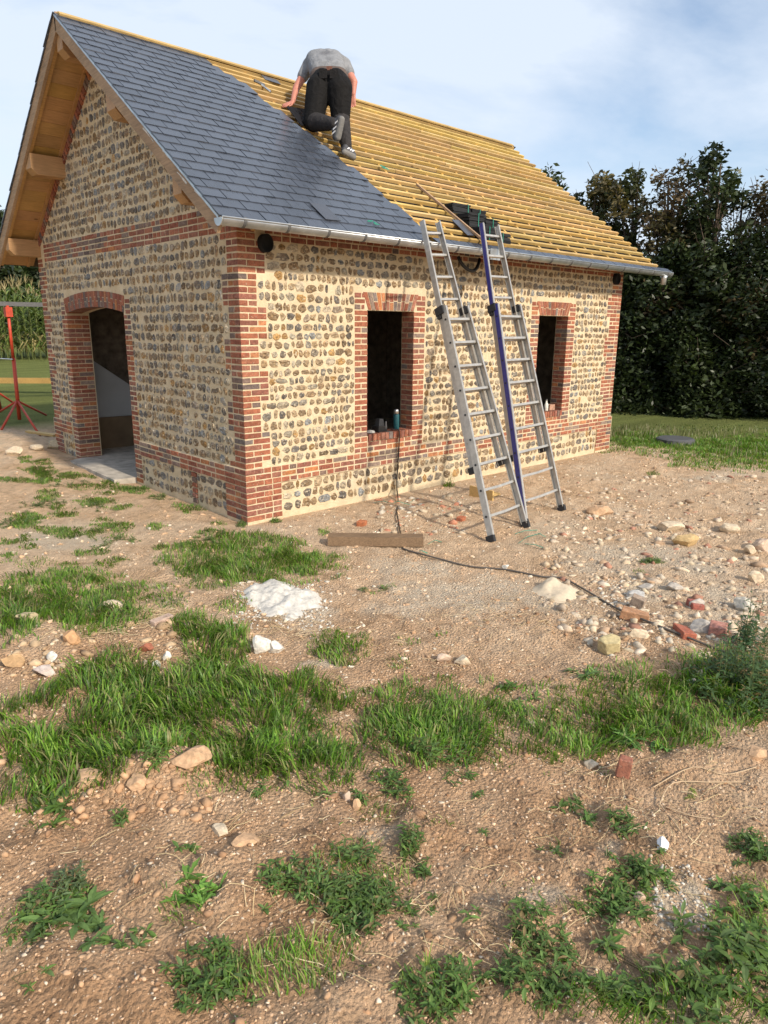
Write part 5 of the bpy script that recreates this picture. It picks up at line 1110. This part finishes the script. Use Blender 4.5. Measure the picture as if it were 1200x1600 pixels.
weed(235, 1230, 24, .1, 'small bright weed growing on the clod mound', 'stems', 14, (.10, .17, .04)); weed(80, 1275, 50, .06, 'low weed beneath the tall grass at the left', 'rosette', 30); weed(530, 1435, 50, .07, 'small-leaved weed patch below the middle one', 'stems', 34); weed(700, 752, 12, .16, 'small green weed at the foot of the long wall', 'stems', 8); weed(745, 1235, 18, .05, 'tiny seedling on the soil below the grass', 'rosette', 12)
weed(640, 1330, 40, .08, 'small weeds right of the wide patch', 'stems', 26); weed(290, 1335, 26, .05, 'flat grey weed on the foreground crumbs', 'rosette', 16); weed(1075, 1242, 16, .06, 'young yellow-green weed on the right mound', 'rosette', 12, (.16, .19, .05)); weed(960, 1290, 40, .05, 'scattered clover-like weed near the pale soil', 'stems', 22); weed(45, 955, 34, .12, 'broad-leaved weed in the grass at the left edge', 'rosette', 20, (.11, .18, .05)); weed(380, 818, 8, .1, 'tuft of weed at the near corner of the cottage', 'stems', 8); weed(430, 812, 8, .08, 'weed just right of the near cottage corner', 'stems', 6); weed(212, 765, 16, .08, 'weed beside the door slab', 'stems', 12)
for (wx, wy, wr, wh, wst, wn_, wl_) in [(60, 1430, 55, .07, 'stems', 40, 'grey-green weeds at the left edge low down'), (200, 1480, 40, .06, 'rosette', 30, 'flat weed right of the dark lower left one'), (590, 1420, 60, .08, 'stems', 50, 'weeds at the right end of the wide middle patch'), (460, 1400, 50, .07, 'stems', 34, 'weeds at the left end of the wide middle patch'), (780, 1440, 40, .07, 'stems', 34, 'weeds above the dark leaning row'), (700, 1580, 60, .08, 'stems', 40, 'weeds at the bottom edge in the middle'), (940, 1560, 60, .09, 'stems', 44, 'weeds at the bottom edge left of the broad corner ones'), (1000, 1370, 40, .07, 'stems', 26, 'weeds round the crumpled paper'), (960, 1415, 46, .06, 'stems', 30, 'weeds left of the white powder patch'), (860, 1330, 26, .04, 'rosette', 14, 'tiny flat weed in the middle of the right soil'), (690, 1400, 30, .05, 'stems', 18, 'thin weeds right of the wide patch, low'), (640, 1450, 26, .05, 'rosette', 14, 'small rosette below the thin weeds'), (1150, 1500, 60, .12, 'broad', 30, 'leafy weeds under the dock plant'), (380, 1430, 30, .06, 'stems', 20, 'thin weeds right of the bright dandelion'), (180, 1290, 40, .05, 'stems', 22, 'thin weeds at the foot of the clod mound'), (20, 1540, 40, .06, 'stems', 26, 'weeds in the lower left corner'), (330, 1560, 60, .07, 'stems', 36, 'weeds at the bottom edge left of the middle'), (600, 1240, 40, .06, 'stems', 26, 'low weeds at the lower edge of the grass'), (1180, 1330, 30, .06, 'stems', 20, 'weeds at the right edge above the dock plant')]:
    weed(wx, wy, wr, wh, wl_, wst, wn_)
for (wx, wy, wr, wl_) in [(60, 790, 34, 'flat weed patch on the soil at the left edge'), (150, 790, 40, 'flat weed patch in front of the door slab'), (330, 842, 26, 'low weed just left of the corner grass'), (110, 760, 24, 'small weed patch left of the door slab'), (180, 845, 30, 'small weed beside the pale dust patch'), (30, 815, 30, 'dark weed patch at the left edge above the dust'), (255, 775, 18, 'small weed along the gable foot'), (590, 925, 22, 'sparse weed below the timber'), (1020, 880, 14, 'small weed among the right rubble')]:
    weed(wx, wy, wr, .06, wl_, 'stems', 34, (.10, .145, .045))
o = MB(); c = at(1055, 690); lathe(o, c[0], c[1], [(.34, hz(c[0], c[1])-.02), (.34, hz(c[0], c[1])+.07), (.30, hz(c[0], c[1])+.09)], 20); tag(o.build('inspection_cover', M['steel'], None), 'round dark inspection cover in the grass behind the cottage', 'cover')

# ------------------------------------------------------------------ trees, hedge and maize
def leaf_cloud(centres, radii, n, size, cols, seed, flat=.5, shell=.35):
    r = np.random.default_rng(seed); cen = np.array(centres); rad = np.array(radii); k = len(cen)
    wgt = rad.prod(1) if rad.ndim == 2 else rad**3; wgt = wgt**.75; wgt = wgt/wgt.sum(); ci = r.choice(k, n, p=wgt)
    v = r.normal(size=(n, 3)); v /= np.linalg.norm(v, axis=1)[:, None]; q = (shell+(1-shell)*r.random(n))**.6
    P = cen[ci]+v*q[:, None]*(rad[ci] if rad.ndim == 2 else rad[ci][:, None])
    P += r.normal(0, .03, P.shape)
    a = r.normal(size=(n, 3)); a[:, 2] *= flat; a /= np.linalg.norm(a, axis=1)[:, None]; b = np.cross(a, r.normal(size=(n, 3))); b /= np.linalg.norm(b, axis=1)[:, None]
    s = size*r.uniform(.6, 1.4, n)[:, None]; nn = np.cross(a, b)*s*.15
    V = np.stack([P-a*s, P+b*s*.45+nn, P+a*s, P-b*s*.45+nn], 1).reshape(-1, 3); F = np.arange(n*4).reshape(-1, 4)
    ccol = np.array(cols)[r.integers(0, len(cols), k)][ci]; C = ccol*r.uniform(.65, 1.35, (n, 1))
    return V, F, C
def tree(name, label, x, y, h, spread, low, ncl, nleaf, size, cols, seed, group, cl=(.35, .7), bare=False, cat='tree', trunk_r=.1, shell=.35):
    r = random.Random(seed); z0 = hz(x, y); t = empty(name, (x, y, z0), label, cat, group)
    m = MB(); top = np.array([x+r.uniform(-.2, .2), y+r.uniform(-.2, .2), z0+h*.93]); base = np.array([x, y, z0-.1]); mid = (base+top)/2+np.array([r.uniform(-.2, .2), r.uniform(-.2, .2), 0])
    spine = smooth_path([base, mid, top], 5); m.tube(spine, [trunk_r*(1-.9*i/(len(spine)-1))+.008 for i in range(len(spine))], 7)
    cen = []; rad = []
    for i in range(ncl):
        f = low+(1-low)*((i+r.random())/ncl); a_ = r.uniform(0, 6.28); env = math.sin(math.pi*min(1, max(.05, (f-low)/(1-low)*.80+.16)))**.8
        q = spread*env*math.sqrt(r.random())*.9; rr = r.uniform(*cl)*(1.1-.45*f); c = np.array([x+math.cos(a_)*q, y+math.sin(a_)*q, z0+h*f-rr*.6]); cen.append(c); rad.append((rr, rr, rr*r.uniform(.8, 1.25)))
        st = spine[min(len(spine)-1, int(len(spine)*max(.1, f*.75)))]; m.tube(smooth_path([st, (st+c)/2+np.array([0, 0, -.08]), c], 3), [trunk_r*.28, trunk_r*.22, trunk_r*.2, trunk_r*.17, trunk_r*.13, trunk_r*.1, trunk_r*.06], 5, cap=False)
        for _ in range(4 if bare else 2):
            e = c+np.array([r.gauss(0, rr*.7), r.gauss(0, rr*.7), abs(r.gauss(rr*.5, rr*.5))]); m.tube([c, (c+e)/2+np.array([r.uniform(-.05, .05), r.uniform(-.05, .05), 0]), e], [trunk_r*.1, trunk_r*.07, .004], 4, cap=False)
    m.build('trunk', M['bark'], t)
    V, F, C = leaf_cloud(cen, rad, nleaf, size, cols, seed, .6, shell); link('crown', array_mesh('crown', V, F, C), t, M['leaf']); return t
DK = [(.026, .040, .013), (.034, .050, .017), (.020, .032, .011), (.044, .062, .021)]
DC = [(.06, .07, .022), (.085, .08, .026), (.05, .06, .022), (.12, .095, .035), (.065, .075, .03)]
HA = np.array([12.36, 2.64]); HD = np.array([1.27, -3.06]); HD /= np.linalg.norm(HD); HN = np.array([.92, .38])
hl = ['just right of the cottage corner', 'second from the cottage', 'in the middle of the row', 'fourth from the cottage', 'at the right edge of the picture']
for i, tt in enumerate((-.2, 1.15, 2.4, 3.7, 5.0)):
    p = HA+HD*tt+HN*.95; tree('evergreen_shrub', 'dense dark evergreen of the hedge, '+hl[i], p[0], p[1], [4.0, 4.1, 4.3, 4.6, 4.9][i], 1.25, .0, 46, 22000, .066, DK, 100+i, 'dark evergreens of the hedge', (.5, .85), cat='shrub', shell=.55)
for i, tt in enumerate((-2.0, -3.8)):
    p = HA+HD*tt+HN*.9; tree('evergreen_shrub', ['dense dark evergreen half hidden behind the cottage', 'dense dark evergreen hidden behind the cottage roof'][i], p[0], p[1], 4.6, 1.3, .0, 34, 9000, .08, DK, 110+i, 'dark evergreens of the hedge', (.5, .85), cat='shrub', shell=.55)
# taller trees behind the hedge, placed by the direction they show in
def behind(px, dist): v = ray(px, 520); v = v[:2]/np.linalg.norm(v[:2]); return CAM[:2]+v*dist
for i, (px, dist, h, sp, n, sz, cols, bare, lab) in enumerate([
        (842, 23, 6.5, 1.1, 4500, .085, DK, False, 'dark tree crown showing above the roof slope'),
        (915, 21, 6.0, 1.5, 11000, .075, DC, False, 'olive-green tree just beyond the roof edge'),
        (975, 20.5, 6.0, 1.5, 10000, .075, DC, False, 'brownish tree between the roof edge and the tallest crown'),
        (1032, 20, 6.0, 1.2, 5200, .07, [(.12, .085, .045), (.09, .075, .03)], True, 'thin brown-leaved tree left of the tallest crown'),
        (1085, 19.5, 6.15, 1.3, 9000, .08, DK, False, 'tallest dark crown above the hedge'),
        (1140, 20, 5.4, 1.2, 1600, .06, [(.12, .09, .06), (.1, .085, .05)], True, 'nearly bare tree right of the tallest crown'),
        (1192, 19.5, 5.4, 1.4, 6500, .07, [(.10, .075, .035), (.07, .065, .03)], True, 'thin rusty tree at the right edge above the hedge')]):
    p = behind(px, dist); h = h-hz(p[0], p[1]); tree('broadleaf_tree', lab, p[0], p[1], h, sp, .22 if not bare else .35, 46, n, sz, cols, 200+i, 'trees behind the hedge', (.28, .6), bare, trunk_r=.09)
for i, (px, dist, h, sp, lab) in enumerate([(20, 44, 6.6, 2.6, 'dark tree beyond the maize at the left edge'), (62, 47, 6.2, 2.6, 'dark tree beyond the maize next to the gable'), (-30, 42, 7.2, 2.6, 'dark tree beyond the maize just outside the picture'), (110, 50, 6.5, 3., 'dark tree beyond the maize hidden by the cottage')]):
    p = behind(px, dist); tree('broadleaf_tree', lab, p[0], p[1], h, sp, .05, 40, 8000, .22, DK, 300+i, 'dark trees beyond the maize', (.8, 1.5), cat='tree', trunk_r=.16, shell=.5)
def maize():
    r = random.Random(3); m = MB()
    for row in range(5):
        x = -4.5
        while x < 9:
            X, Y = x+r.uniform(-.05, .05), 18.8+row*.65+r.uniform(-.1, .1); z = hz(X, Y); h = r.uniform(2.0, 2.45); lx, ly = r.uniform(-.08, .08), r.uniform(-.08, .08)
            m.tube([(X, Y, z), (X+lx, Y+ly, z+h)], [.014, .008], 4, (.16, .19, .06), False)
            for j in range(10):
                f = .12+.085*j; a_ = (j % 2)*math.pi+r.uniform(-.8, .8)+row; c = np.array([X+lx*f, Y+ly*f, z+h*f]); ln = r.uniform(.45, .75); dry = f < .35
                col = (.38, .31, .14) if dry and r.random() < .5 else r.choice([(.15, .21, .05), (.19, .25, .065), (.12, .17, .04)])
                dx, dy = math.cos(a_), math.sin(a_); w = .035; V = []
                for q, hh, ww in ((0, 0, .6), (.3, .24, 1), (.6, .28, .9), (1., .02 if not dry else -.2, .1)):
                    cc = c+np.array([dx*ln*q, dy*ln*q, ln*hh]); V += [cc+np.array([-dy*w*ww, dx*w*ww, 0]), cc-np.array([-dy*w*ww, dx*w*ww, 0])]
                m.add(V, [(0, 1, 3, 2), (2, 3, 5, 4), (4, 5, 7, 6)], col)
            for _ in range(4): m.tube([(X+lx, Y+ly, z+h), (X+lx+r.uniform(-.12, .12), Y+ly+r.uniform(-.12, .12), z+h+r.uniform(.15, .28))], [.008, .004], 3, (.36, .29, .14), False)
            x += .20
    tag(m.build('maize_field', M['leaf']), 'tall green maize field behind the lawn at the left', 'maize', None, 'stuff')
maize()
